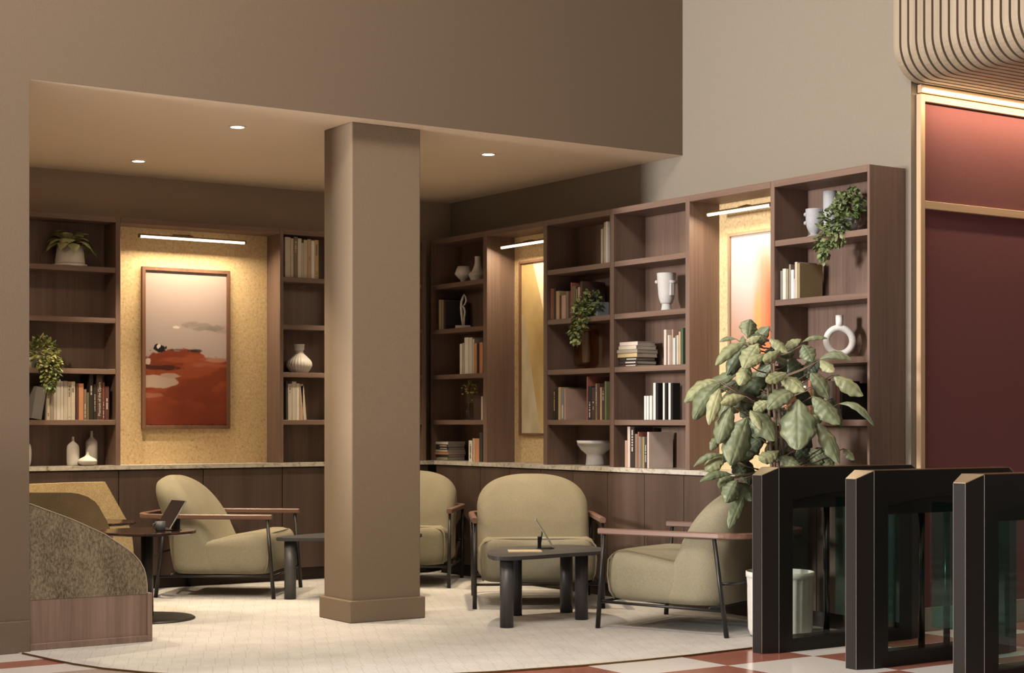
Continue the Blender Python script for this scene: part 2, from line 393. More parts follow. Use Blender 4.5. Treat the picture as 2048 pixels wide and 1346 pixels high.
def niche(x0,x1,wall,label,depth):
    if wall=='b': t=thing('display_niche',label,'wall niche',(x0,YF,SLAB),0,'cork display niches'); w=x1-x0; D=YW-YF-.004
    else: t=thing('display_niche',label,'wall niche',(XF,x0,SLAB),-PI/2,'cork display niches'); w=x0-x1; D=XW-XF-.004
    obj('cork_panel',bx(.001,w-.001,depth,D,0,ZT-SLAB-.04),CORK,t)
    obj('top_board',bx(.001,w-.001,0,D,ZT-.04-SLAB,ZT-SLAB,.0015),WALX,t)
niche(4.2535,5.4895,'b','wide cork-lined niche with the rust landscape painting',.215)
niche(10.4965,9.7565,'r','narrow cork-lined niche right of the column, with the cream abstract',.250)
niche(8.134,7.3855,'r','cork-lined niche with the orange abstract behind the tall plant',.250)
# countertop
bm=BM(); prism(bm,[(3.2,11.215),(6.818,11.215),(6.818,6.56),(7.138,6.56),(7.138,11.487),(3.2,11.487)],SLAB0,SLAB-.0005,'z')
tag(obj('countertop',bm,MARB),'long cream and grey veined marble countertop under all the bookcases','countertop')
def cabinet(x0,w,n,wall,label):
    if wall=='b': t=thing('base_cabinet',label,'cabinet',(x0,11.245,0),0,'walnut base cabinets under the counter')
    else: t=thing('base_cabinet',label,'cabinet',(6.845,x0,0),-PI/2,'walnut base cabinets under the counter')
    D=.238 if wall=='b' else .29
    obj('carcass',bx(.001,w-.001,.004,D,.10,SLAB0-.001),WALD,t)
    obj('plinth',bx(.001,w-.001,.03,D,.004,.10),WALD,t)
    dw=w/n
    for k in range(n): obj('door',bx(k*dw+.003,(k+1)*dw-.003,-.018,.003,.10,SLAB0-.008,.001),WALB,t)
cabinet(3.597,.635,1,'b','walnut base cabinet at far left, warmly lit behind the booth')
cabinet(4.232,.637,1,'b','walnut base cabinet behind the round marble table')
cabinet(4.869,.633,1,'b','walnut base cabinet behind the armchair seen from the side')
cabinet(5.502,.635,1,'b','walnut base cabinet just left of the column')
cabinet(6.137,.635,1,'b','walnut base cabinet hidden behind the column')
ys=[11.20,10.555,9.761,8.969,8.165,7.370,6.577]
lb=['walnut base cabinet in the corner behind the half-hidden armchair','walnut base cabinet behind the centre armchair, left side','walnut base cabinet behind the centre armchair, right side','walnut base cabinet left of the armchair by the gates','walnut base cabinet behind the armchair by the gates','end walnut base cabinet seen through the first gate']
for a,b,l in zip(ys,ys[1:],lb): cabinet(a,a-b,1 if a>11 else 2,'r',l)
# ---------------------------------------------------------------- art
def canvas(name,w,h,fn,parent,nx=120):
    ny=int(nx*h/w); bm=BM(); cl=bm.loops.layers.float_color.new('Col'); g=[[bm.verts.new((i*w/nx,0,j*h/ny)) for i in range(nx+1)] for j in range(ny+1)]
    for j in range(ny):
        for i in range(nx):
            f=bm.faces.new((g[j][i],g[j][i+1],g[j+1][i+1],g[j+1][i]))
            for lp in f.loops:
                x,z=lp.vert.co.x/w,lp.vert.co.z/h; c=fn(x,z); lp[cl]=(*c,1)
    me=bpy.data.meshes.new(name); bm.to_mesh(me); bm.free(); me.materials.append(vcol('painted_canvas')); o=bpy.data.objects.new(name,me); link(o,parent); return o
def mixc(a,b,t):
    t=max(0,min(1,t)); return tuple(x+(y-x)*t for x,y in zip(a,b))
def ss(a,b,x):
    t=max(0,min(1,(x-a)/(b-a))); return t*t*(3-2*t)
def fb(x,y,s=0):
    return noise.fractal(Vector((x,y,s)),1.0,2.0,5)
C=lambda *a: tuple(((q/255)/12.92 if q<=10 else ((q/255+.055)/1.055)**2.4) for q in a)
def blob(x,z,cx,cz,rx,rz,rough=.6,fx=6,fz=14,sd=0,soft=.35):
    d=1-((x-cx)/rx)**2-((z-cz)/rz)**2
    return ss(0,soft,d+rough*fb(x*fx,z*fz,sd)) if d>-1.5*rough else 0
def art1(x,z):
    c=mixc(C(168,152,147),C(160,144,138),ss(.5,1,z))
    c=mixc(c,C(166,152,150),ss(.62,.48,z)*.6)
    for (cx,cz,rx,rz,k,sd) in ((.62,.655,.22,.020,.6,3),(.72,.635,.30,.016,.7,4),(.90,.640,.16,.030,.75,5),(.95,.615,.14,.018,.5,6),(.55,.672,.10,.012,.5,7)):
        c=mixc(c,C(124,116,108),blob(x,z,cx,cz,rx,rz,.8,7,26,sd,.9)*k)
    c=mixc(c,C(206,196,190),blob(x,z,.38,.638,.05,.008,.6,12,30,9,.5))
    hz=.452+.045*ss(.0,.30,x)-.052*ss(.60,.78,x)+.014*fb(x*7,0,2)
    rust=mixc(C(122,54,30),C(142,68,40),ss(-.2,.35,fb(x*2.2,z*7,3)))
    rust=mixc(rust,C(112,48,28),ss(.26,.06,z)*.8)
    g=ss(-.006,.010,hz-z+.012*fb(x*16,z*30,4)); c=mixc(c,rust,g)
    c=mixc(c,C(170,124,102),blob(x,z,.88,.440,.24,.026,.7,5,22,11,.8)*.8*g)
    c=mixc(c,C(160,100,72),blob(x,z,.78,.395,.34,.022,.7,5,22,12,.9)*.6*g)
    c=mixc(c,C(150,76,46),blob(x,z,.40,.425,.34,.022,.6,5,22,13,.8)*.7*g)
    c=mixc(c,C(72,32,24),blob(x,z,.20,.378,.27,.020,.7,9,24,14,.5))
    c=mixc(c,C(180,158,144),blob(x,z,.12,.285,.30,.045,.35,6,16,15,.25))
    c=mixc(c,C(172,146,130),blob(x,z,.30,.325,.14,.018,.6,9,24,16,.4))
    c=mixc(c,C(160,104,80),blob(x,z,.06,.195,.20,.020,.6,6,20,17,.5)*.8)
    c=mixc(c,C(18,16,17),blob(x,z,.17,.500,.095,.026,1.0,18,30,18,.3))
    c=mixc(c,C(34,28,28),blob(x,z,.62,.488,.10,.013,1.0,16,34,19,.6)*.9)
    c=mixc(c,C(60,46,40),blob(x,z,.36,.492,.08,.008,1.0,16,34,20,.6)*.7)
    c=mixc(c,C(212,202,194),blob(x,z,.165,.512,.026,.014,.8,24,40,21,.3))
    c=mixc(c,C(196,176,164),blob(x,z,.04,.415,.05,.020,1.0,20,34,22,.3))
    c=mixc(c,C(26,20,20),ss(.010,.0,z-.010*fb(x*20,0,33)))
    return c
def art2(x,z):
    base=mixc(C(172,146,96),C(196,172,122),.5+fb(x*1.5,z*3,2)); 
    # pale rock shape at lower left, brighter wedge at upper right
    edge=.30-.0*z
    pl=z<.70-(.0 if x<.12 else (x-.12)*1.05) and (z<.36+.0*x or x<.62-.9*(z-.1))
    if z<.70 and x< .06+ (.70-z)*.62: base=mixc(C(196,186,156),C(180,168,138),fb(x*4,z*6,4)+.4)
    w1=.985-z; 
    if z>.42 and x>.30+ (1-z)*.95: base=C(232,216,186)
    if z<.30 and x>.50+ .35*math.sin(z*9): base=C(205,192,164)
    return base
def art3(x,z):
    top=C(196,184,180); low=C(176,138,118)
    c=mixc(low,top,ss(.50,.86,z+.06*math.sin(x*5)))
    r=ss(.35,.62,x)*ss(.92,.72,z-.10*math.sin(x*3)); 
    c=mixc(c,C(216,120,70),r*.75)
    red=math.exp(-((x-.80)/.13)**2)*ss(.86,.70,z)*ss(.30,.55,z); c=mixc(c,C(206,62,28),red)
    yel=math.exp(-((x-.48)/.07)**2)*ss(.80,.62,z)*ss(.35,.5,z); c=mixc(c,C(198,150,72),yel*.7)
    c=mixc(c,C(226,190,160),ss(.35,.1,z)*.4)
    for k in (.52,.60,.70,.88): c=mixc(c,(min(1,c[0]*1.14),min(1,c[1]*1.14),min(1,c[2]*1.14)),ss(.012,0,abs(x-k)))
    return c
def framed(label,loc,rz,w,h,fn,fm,fw=.026,nx=120):
    t=thing('framed_picture',label,'picture',loc,rz,None)
    bm=BM(); box(bm,0,fw,-.03,0,0,h,.0015); box(bm,w-fw,w,-.03,0,0,h,.0015); box(bm,fw,w-fw,-.03,0,0,fw,.0015); box(bm,fw,w-fw,-.03,0,h-fw,h,.0015)
    obj('frame',bm,fm,t); c=canvas('canvas',w-2*fw+.004,h-2*fw+.004,fn,t,nx); c.location=(fw-.002,-.014,fw-.002)
    obj('backing_board',bx(.01,w-.01,-.012,-.002,.01,h-.01),WALD,t)
FRM=wood('frame_walnut',(.12,.055,.03),(.19,.095,.055),'z')
FRG=wood('frame_oak',(.26,.17,.10),(.34,.24,.15),'z')
framed('walnut-framed abstract landscape of rust land under a pale sky',(4.486,YF+.2135,1.143),0,.688,1.177,art1,FRM,nx=170)
framed('thin-framed cream and tan abstract in the niche right of the column',(XF+.2485,10.395,1.092),-PI/2,.54,1.316,art2,FRM,.018,100)
framed('thin oak-framed orange and white abstract behind the tall plant',(XF+.2485,8.020,1.080),-PI/2,.55,1.318,art3,FRG,.02,90)
def picture_lamp(label,loc,rz,L,out,lw=1.0):
    t=thing('picture_light',label,'picture light',loc,rz)
    obj('tube',cyl(BM(),(-L/2+.012,-out,0),.0105,L-.024,16,axis='x'),LAMP,t,True)
    hb=BM(); box(hb,-L/2,L/2,-out-.012,-out+.012,.007,.017,.002); 
    for s in (-1,1): cyl(hb,(s*L/2-.012 if s>0 else -L/2,-out,0),.0125,.012,16,axis='x')
    obj('housing',hb,BRASS,t)
    ar=BM(); tube(ar,[(0,-out,.017),(0,-out*.6,.035),(0,-.006,.035)],.006,8); obj('arm',ar,BRASS,t,True)
    obj('mount',bx(-.075,.075,-.010,-.0008,.020,.050,.002),BRASS,t)
    l=bpy.data.lights.new('picture_light_lamp','AREA'); l.shape='RECTANGLE'; l.size=L*.95; l.size_y=.03; l.energy=LAMPW*L*lw; l.color=(1,.80,.55)
    lo=bpy.data.objects.new('picture_light_lamp',l); COL.objects.link(lo); lo.parent=t; lo.location=(0,-out,-.016); lo.rotation_euler=(math.radians(-18),0,0)
LAMPW=27
picture_lamp('long brass picture light above the rust landscape painting',(4.805,YF+.213,2.516),0,.83,.20,.92)
picture_lamp('brass picture light in the niche right of the column',(XF+.248,10.125,2.508),-PI/2,.60,.17,.45)
picture_lamp('brass picture light in the niche behind the tall plant',(XF+.248,7.755,2.512),-PI/2,.60,.17,.34)
def downlight(x,y,label,w=55,ang=62,bl=.8):
    t=thing('downlight',label,'ceiling light',(x,y,ZC-.001),0,'round recessed downlights')
    obj('diffuser',cyl(BM(),(0,0,-.006),.040,.004,28),SPOTM,t)
    bm=BM(); lathe(bm,[(.041,-.001),(.041,-.008),(.052,-.006),(.054,-.001)],32); obj('trim_ring',bm,WHITEC,t,True)
    l=bpy.data.lights.new('downlight_spot','SPOT'); l.energy=w; l.color=(1,.80,.55); l.spot_size=math.radians(ang); l.spot_blend=bl; l.shadow_soft_size=.035
    lo=bpy.data.objects.new('downlight_spot',l); COL.objects.link(lo); lo.parent=t; lo.location=(0,0,-.03)
SPW=265
downlight(4.205,10.785,'round ceiling downlight nearest the left bookcase',SPW*1.05)
downlight(4.21,9.20,'round ceiling downlight left of the column top, the higher one',SPW)
downlight(6.02,9.21,'round ceiling downlight right of the column',SPW)
downlight(6.02,10.785,'round ceiling downlight hidden behind the column',SPW)
downlight(2.55,9.90,'round ceiling downlight hidden behind the left wall',230,160,1)
# ---------------------------------------------------------------- armchairs
def resample(P,n):
    d=[0]
    for a,b in zip(P,P[1:]): d.append(d[-1]+(Vector(b)-Vector(a)).length)
    out=[]
    for k in range(n):
        s=d[-1]*k/(n-1); i=0
        while i<len(d)-2 and d[i+1]<s: i+=1
        t=(s-d[i])/max(1e-9,d[i+1]-d[i]); out.append(Vector(P[i]).lerp(Vector(P[i+1]),t))
    return out
def section(xf,xr,w,rf,rr,z,n=10,bow=.02):
    """rounded rectangle in plan, front at xf, rear at xr, half width w"""
    rf=min(rf,w*.95,(xf-xr)*.48); rr=min(rr,w*.98,(xf-xr)*.52); P=[]
    for (cx_,cy_,r,a0) in ((xf-rf,w-rf,rf,PI/2),(xf-rf,-w+rf,rf,0),(xr+rr,-w+rr,rr,-PI/2),(xr+rr,w-rr,rr,-PI)):
        for k in range(n+1):
            a=a0-k*(PI/2)/n; x=cx_+r*math.cos(a); y=cy_+r*math.sin(a)
            P.append(Vector((x+(bow*(1-(y/w)**2) if w>1e-3 else 0)*(1 if x>(xf+xr)/2 else -1),y,z)))
    return P
def loft(bm,secs,cap=True):
    R=[[bm.verts.new(p) for p in s] for s in secs]; n=len(R[0])
    for A,B in zip(R,R[1:]):
        for k in range(n): bm.faces.new((A[k],A[(k+1)%n],B[(k+1)%n],B[k]))
    if cap: bm.faces.new(R[0][::-1]); bm.faces.new(R[-1])
    return bm
def lerpt(T,z):
    for (a,x),(b,y) in zip(T,T[1:]):
        if z<=b: return x+(y-x)*max(0,min(1,(z-a)/(b-a)))
    return T[-1][1]
def sm(T,z):  # smoothed lookup
    return sum(lerpt(T,z+d)*w for d,w in ((-.02,.25),(0,.5),(.02,.25)))
def make_chair(label,loc,rz):
    t=thing('armchair',label,'armchair',loc,rz,'olive velvet armchairs with wooden arms')
    # seat block
    bm=BM(); secs=[]
    for k in range(25):
        s=k/24; z=.165+s*(.285)
        e=(1-abs(2*s-1)**3.2)**(1/2.6) if 0<s<1 else .0
        e=.80+.20*e
        xf=.395-.10*(1-e)/.2*.75; w=.372-(1-e)/.2*.05
        secs.append(section(xf,-.10,w,.085,.05,z,8,.012))
    # crown the top
    bm=loft(bm,secs)
    for v in bm.verts:
        if v.co.z>.36:
            f=(v.co.z-.36)/.09; v.co.z+=.010*f*(1-(v.co.y/.37)**2)-.065*f*ss(.20,-.12,v.co.x)
    top=[v for v in bm.verts if abs(v.co.z-max(q.co.z for q in bm.verts))<.2 and False]
    s=obj('seat',bm,OLIVE,t,True)
    # backrest : leaning arch
    W=.374; FZ=[(.15,.02),(.36,-.02),(.40,-.045),(.46,-.072),(.55,-.11),(.65,-.175),(.74,-.245),(.80,-.305),(.86,-.37)]
    RZ=[(.15,-.27),(.17,-.30),(.30,-.325),(.45,-.345),(.60,-.395),(.72,-.44),(.80,-.455),(.86,-.44)]
    bm=BM(); secs=[]; zs=[.165,.170,.18,.20]+[.23+i*.03 for i in range(12)]
    zs+=[.5925+.2475*math.sin(a*PI/2/22) for a in range(1,23)]
    for z in zs:
        if z<.555: w=W*(1-.10*max(0,(.20-z)/.035)**2)
        else: w=W*max(0.0,1-(max(0,z-.60)/.2405)**2.5)**(1/2.5)
        w=max(w,.03)
        f,r=sm(FZ,z),sm(RZ,z); th=f-r
        q=ss(.555,.84,z); 
        ends=max(0,(z-.78)/.06); f2=f-th*.30*ends**2; r2=r+th*.30*ends**2
        secs.append(section(f2,r2,w,.07,.13,z,8,.012+.02*(1-q)))
    loft(bm,secs); obj('backrest',bm,OLIVE,t,True)
    # welt around the seat front edge
    pts=[]
    for k in range(17):
        a=k/16; y=-.345+.69*a; pts.append((.355+.012*(1-(y/.345)**2),y,.447-.022*abs(2*a-1)**6))
    front=[(.335,-.352,.175)]+[(.36,-.366,.22),(.372,-.372,.31),(.368,-.368,.40)]+pts+[(.368,.368,.40),(.372,.372,.31),(.36,.366,.22),(.335,.352,.175)]
    obj('piping',tube(BM(),front,.0055,6),OLIVE,s,True)
    # frame
    top={}
    for s in (-1,1):
        f0,f1=(.415,s*.41,.004),(.372,s*.41,.552); r0,r1=(-.405,s*.395,.004),(-.335,s*.41,.552)
        obj('leg',tube(BM(),[f0,f1],.0125,12,[.0145,.0115]),BLACK,t,True)
        obj('leg',tube(BM(),[r0,r1],.0125,12,[.0145,.0115]),BLACK,t,True)
    fr=BM()
    for s in (-1,1): tube(fr,[(.403,s*.41,.160),(-.385,s*.396,.150)],.0085,8)
    tube(fr,[(.403,-.41,.158),(.403,.41,.158)],.0085,8)
    tube(fr,[(-.30,-.40,.160),(-.30,.40,.160)],.0085,8)
    a=[(-.368,.397,.30),(-.42,.34,.30),(-.445,.22,.30),(-.45,0,.30),(-.445,-.22,.30),(-.42,-.34,.30),(-.368,-.397,.30)]
    tube(fr,a,.0085,8)
    obj('frame',fr,BLACK,t,True)
    # bent arm rail, flat section sweeping round the back
    path=[(.405,.41)]
    for k in range(0,8): path.append((.405-.10*k-.04,.41))
    R=.22; cx_=-.335
    path=[(.405-.74*k/8,.41) for k in range(9)]
    for k in range(1,13): a=PI/2+k*(PI/2)/12; path.append((cx_+R*math.cos(a),.41-R+R*math.sin(a)))
    path+= [(x,-y) for x,y in path[::-1]]
    bm=BM(); secs=[]
    for i,(x,y) in enumerate(path):
        a=Vector(path[max(0,i-1)]); b=Vector(path[min(len(path)-1,i+1)]); d=(b-a).normalized(); n=Vector((d.y,-d.x))
        hw=.019; z0,z1=.549,.583; c=.006; pr_=[(-hw,z0+c),(-hw+c,z0),(hw-c,z0),(hw,z0+c),(hw,z1-c),(hw-c,z1),(-hw+c,z1),(-hw,z1-c)]
        secs.append([Vector((x+n.x*p,y+n.y*p,q)) for p,q in pr_])
    loft(bm,secs); obj('armrest',bm,ARMW,t)
    return t
def dup(root,loc,rz,label):
    r=root.copy(); COL.objects.link(r); r.location=loc; r.rotation_euler=(0,0,rz); r['label']=label
    for ch in list(root.children):
        c=ch.copy(); COL.objects.link(c); c.parent=r
        for g in list(ch.children):
            d=g.copy(); COL.objects.link(d); d.parent=c
    return r
D2=math.radians
chair=make_chair('olive velvet armchair in the centre, facing us behind the grey coffee table',(6.27,9.03,0),D2(-121))
c1=dup(chair,(4.84,10.71,0),D2(-40),'olive velvet armchair left of the column, seen from the side and facing right')
c2=dup(chair,(6.22,10.66,0),D2(230),'olive velvet armchair half hidden behind the column')
dup(chair,(6.305,7.44,0),D2(112),'olive velvet armchair by the gates with its back to us, facing left')
for q in (c1,c2): q.scale=(1.0 if q is c1 else .96,.96,.98)
# ---------------------------------------------------------------- coffee tables
def coffee_table(label,loc,rz,legs,outline):
    t=thing('coffee_table',label,'table',loc,rz,'charcoal wooden coffee tables')
    # smooth closed outline
    P=outline; n=len(P); out=[]
    for i in range(n):
        p0,p1,p2,p3=P[i-1],P[i],P[(i+1)%n],P[(i+2)%n]
        for k in range(8):
            u=k/8; out.append(tuple(.5*((2*p1[a])+(-p0[a]+p2[a])*u+(2*p0[a]-5*p1[a]+4*p2[a]-p3[a])*u*u+(-p0[a]+3*p1[a]-3*p2[a]+p3[a])*u**3) for a in (0,1)))
    bm=prism(BM(),out,.398,.420,'z')
    es=[e for e in bm.edges if abs(e.verts[0].co.z-e.verts[1].co.z)<1e-6]
    bmesh.ops.bevel(bm,geom=es,offset=.004,segments=2,affect='EDGES')
    obj('tabletop',bm,GREYW,t)
    for x,y in legs: obj('leg',cyl(BM(),(x,y,.004),.040,.394,28),GREYV,t,True)
    return t
L4=[(0,0),(.38,.47),(.73,.42),(.59,.07)]
OUT=[(-.09,-.03),(.10,-.08),(.40,-.05),(.66,-.03),(.80,.12),(.86,.38),(.76,.53),(.55,.56),(.34,.56),(.16,.42),(.0,.20)]
ct=coffee_table('charcoal coffee table with four fat round legs in front of the centre armchair',(5.35,7.99,0),0,L4,OUT)
dup(ct,(5.0,10.085,0),D2(-35),'charcoal coffee table mostly hidden behind the column, left end showing')
# ---------------------------------------------------------------- round tables
DM=plain('dark_polished_marble',(.035,.018,.012),.12,0,.6,14)
def bistro(label,x,y):
    t=thing('pedestal_table',label,'table',(x,y,0),0,'round dark marble pedestal tables')
    bm=BM(); lathe(bm,[(0,.520),(.285,.520),(.295,.526),(.295,.536),(.290,.540),(0,.540)],64); obj('tabletop',bm,DM,t)
    obj('pole',cyl(BM(),(0,0,.016),.0385,.504,32,.036),BLACK,t,True)
    bm=BM(); lathe(bm,[(0,.004),(.285,.004),(.288,.010),(.278,.017),(.05,.020),(0,.020)],64); obj('base',bm,BLACK,t)
    return t
t1=bistro('round dark marble table with the tablet and mug on it',3.78,9.556)
dup(t1,(3.80,10.60,0),0,'round dark marble table behind, partly hidden by the near booth')
SCREEN=plain('screen_black',(.012,.008,.010),.12,0,.05)
ALU=plain('aluminium',(.55,.53,.50),.3,.85)
def tablet(label,loc,rz,tilt,w=.24,h=.17,stand=BLACK,screen=SCREEN):
    t=thing('tablet',label,'tablet',loc,rz)
    M=Matrix.Translation((0,0,.014))@Matrix.Rotation(-tilt,4,'X')
    obj('body',box(BM(),-w/2,w/2,0,.007,0,h,.002,2,M=M),ALU,t)
    obj('screen',box(BM(),-w/2+.006,w/2-.006,-.0012,-.0002,.006,h-.006,M=M),screen,t)
    bm=BM(); a=M@Vector((0,.008,h*.55)); tube(bm,[tuple(a),(0,a.y+.012,.02),(0,a.y+.02,.004)],.005,8)
    prism(bm,[(-.055,-.01),(.055,-.01),(.055,a.y+.035),(-.055,a.y+.035)],.0008,.004,'z')
    prism(bm,[(-.045,a.y+.028),(.045,a.y+.028),(.028,a.y+.006),(-.028,a.y+.006)],.004,.07,'z')
    obj('stand',bm,stand,t)
# ---------------------------------------------------------------- booths
def booth_near():
    t=thing('booth_seat','near speckled brown upholstered booth on a walnut plinth, beside the left wall','booth',(0,8.565,0))
    prof=[(1.9,.785)]
    for u,v in ((61.3,1007.7),(145.8,1039),(212,1069),(251.8,1095.5),(268,1108),(281.6,1124),(289,1138),(293,1152),(295,1168),(295.5,1186)):
        X=onY(u,8.57); prof.append((X,zat(v,X,8.57)))
    prof.append((prof[-1][0],.268)); prof+= [(1.9,.268)]
    bm=prism(BM(),prof,.012,.10,'y'); 
    es=[e for e in bm.edges if abs(e.verts[0].co.y-e.verts[1].co.y)<1e-6]
    bmesh.ops.bevel(bm,geom=es,offset=.006,segments=2,affect='EDGES'); sp=obj('side_panel',bm,BOUC,t)
    XR=3.419
    fr=BM(); box(fr,1.9,XR,.0,.115,.004,.038,.002); box(fr,XR-.028,XR,0,.115,.038,.268,.002); obj('plinth_frame',fr,wood('plinth_walnut',(.16,.105,.078),(.26,.178,.138),'z'),t)
    obj('plinth_panel',bx(1.9,XR-.028,.014,.11,.038,.268),MATS['plinth_walnut'],t)
    bm=prism(BM(),[(1.9,.07),(3.36,.07),(3.36,.40),(3.30,.43),(2.55,.43),(2.45,.76),(2.35,.80),(1.9,.80)],.12,.95,'y')
    obj('seat_cushion',bm,BOUC,t)
    obj('piping',tube(BM(),[(x,.012,z) for x,z in prof[:11]],.0035,6),fabric('beige_piping',(.30,.25,.18),(.38,.32,.24),200,.2),sp)
booth_near()
def booth_far():
    t=thing('booth_seat','far golden booth against the back cabinets, behind the round tables','booth',(0,10.15,0))
    Y=10.15; P=[]
    for u,v in ((58,985.7),(142,985.5),(158,987.5),(176,994),(190,1003),(198,1013),(205,1026),(213,1040),(220,1056),(226,1075),(229,1100)):
        X=onY(u,Y); P.append((X,zat(v,X,Y)))
    P.append((P[-1][0],.20)); P.append((1.9,.20)); P.insert(0,(1.9,P[0][1]))
    obj('backrest_end',prism(BM(),P,0,.12,'y'),fabric('golden_boucle_shaded',(.09,.06,.03),(.17,.12,.065),150,.5,.95),t)  # same boucle darkened, shade on the end face the downlight misses
    Y=11.08; P=[]
    for u,v in ((58,968.5),(140,965.5),(210.5,963.9),(253.6,1040.7),(260,1056),(265,1078),(268,1110),(269,1150)):
        X=onY(u,Y); P.append((X,zat(v,X,Y)))
    P.append((P[-1][0]+.0,.12)); P.append((1.9,.12)); P.insert(0,(1.9,P[0][1]))
    obj('end_panel',prism(BM(),P,Y-10.15,Y-10.15+.06,'y'),GOLDB,t)
    obj('seat_cushion',bx(1.9,3.50,.125,Y-10.15-.002,.10,.42,.02,2),GOLDB,t)
    obj('plinth',bx(1.9,3.52,.05,Y-10.15+.05,.004,.10),WALD,t)
booth_far()
# ---------------------------------------------------------------- things on the tables
tablet('black tablet on a stand, screen tilted, on the round marble table',(3.855,9.50,.5405),D2(-87),D2(33),.20,.20)
tablet('slim tablet on a thin stand on the coffee table, seen edge on',(5.905,8.31,.4205),D2(55.9),D2(32),.22,.20)
m=thing('mug','dark grey mug beside the tablet on the round marble table','mug',(3.815,9.435,.5405))
bm=BM(); lathe(bm,[(0,.001),(.024,.001),(.029,.006),(.031,.058),(.0285,.058),(.026,.008),(0,.008)],32); obj('cup',bm,plain('slate_ceramic',(.06,.06,.065),.5),m,True)
bm=BM(); tube(bm,[(-.029,0,.048),(-.044,-.004,.046),(-.049,-.005,.032),(-.042,-.004,.018),(-.028,0,.014)],.0035,8); obj('handle',bm,MATS['slate_ceramic'],m,True)
nb=thing('notebook','thin beige notebook lying on the coffee table','notebook',(5.60,8.17,.4203),D2(-31))
obj('cover',bx(-.10,.10,-.06,.06,0,.009,.002,2),plain('notebook_gold',(.52,.43,.26),.5),nb); obj('pages',bx(-.097,.101,-.058,.0605,.002,.007),PAGES,nb)
# ---------------------------------------------------------------- turnstiles
GL=glass('gate_glass',(.86,.91,.885)); TEAL=glass('teal_glass',(.52,.79,.75))
def turnstile(label,cy):
    t=thing('turnstile',label,'turnstile',(5.845,cy,0),0,'black speed gates'); Lx=1.173; a=.091; W=.065; E_=.035
    bm=BM()
    def pr_(poly,y0,y1):
        n0=len(bm.verts); prism(bm,poly,y0,y1,'y'); bm.verts.ensure_lookup_table()
        for v in bm.verts[n0:]:
            if v.co.x<1e-4 or v.co.x>Lx-1e-4: v.co.y=math.copysign(min(abs(v.co.y),E_),v.co.y) if abs(v.co.y)>E_ else v.co.y
    for y0,y1,zt in ((-.053,.053,.745),):
        pr_([(0,0),(a,0),(a,.958),(0,.920)],y0,y1); pr_([(a,0),(.188,0),(.188,.958),(a,.958)],y0,y1)
        pr_([(.985,0),(Lx-a,0),(Lx-a,.958),(.985,.958)],y0,y1); pr_([(Lx-a,0),(Lx,0),(Lx,.920),(Lx-a,.958)],y0,y1)
        pr_([(.188,zt),(.985,zt),(.985,.958),(.188,.958)],y0,y1); pr_([(.188,0),(.985,0),(.985,.069),(.188,.069)],y0,y1)
    for s in (-1,1):  # outer skins with an arched window
        y0,y1=sorted((s*.053,s*W))
        pr_([(0,0),(a,0),(a,.958),(0,.920)],y0,y1); pr_([(Lx-a,0),(Lx,0),(Lx,.920),(Lx-a,.958)],y0,y1)
        pr_([(a,0),(.188,0),(.188,.958),(a,.958)],y0,y1); pr_([(.985,0),(Lx-a,0),(Lx-a,.958),(.985,.958)],y0,y1)
        pr_([(.188,0),(.985,0),(.985,.069),(.188,.069)],y0,y1)
        top=[(.188+.797*k/14,.787+.040*math.sin(PI*k/14)) for k in range(15)]
        pr_(top+[(.985,.958),(.188,.958)],y0,y1)
    hs=obj('housing',bm,GATE,t)
    bm=BM()
    def cap(pts,w0,w1):
        (xa,za),(xb,zb)=pts
        vs=[bm.verts.new(p) for p in ((xa,-w0,za),(xb,-w1,zb),(xb,w1,zb),(xa,w0,za))]; ws=[bm.verts.new(v.co+Vector((0,0,.003))) for v in vs]
        bm.faces.new(vs[::-1]); bm.faces.new(ws)
        for k in range(4): bm.faces.new((vs[k],vs[(k+1)%4],ws[(k+1)%4],ws[k]))
    cap([(0,.9202),(a,.9582)],E_,W); obj('sensor_cap',bm,CAPM,t); bm=BM(); cap([(Lx-a,.9582),(Lx,.9202)],W,E_); obj('sensor_cap',bm,CAPM,t)
    obj('top_strip',bx(a,Lx-a,-W,W,.9582,.961),plain('bronze_top',(.16,.085,.04),.3,.7),t)
    sm_=BM()
    for s in (-1,1):
        box(sm_,a-.0008,a+.0008,s*W-.001,s*W+.001,.003,.957); box(sm_,-.0008,.0008,s*E_-.0008,s*E_+.0008,.003,.919)
    obj('edge_highlight',sm_,ALU,hs)  # bright strips standing in for highlights along the seams and end edges
    obj('window_pane',bx(.189,.984,-.045,-.039,.070,.744),GL,t)
    for x in (.495,.679): obj('hinge_post',cyl(BM(),(x,0,.0692),.017,.674,24),plain('gloss_black',(.01,.01,.011),.18,0,.05),t,True)
    obj('wing_glass',bx(.492,.498,-.52,-.066,.176,.80,.002),TEAL,t)
    return t
turnstile('black turnstile gate farthest from us, next to the armchair',6.40)
turnstile('black turnstile gate in the middle, its window showing two posts',5.735)
turnstile('black turnstile gate nearest us at the right edge',5.064)
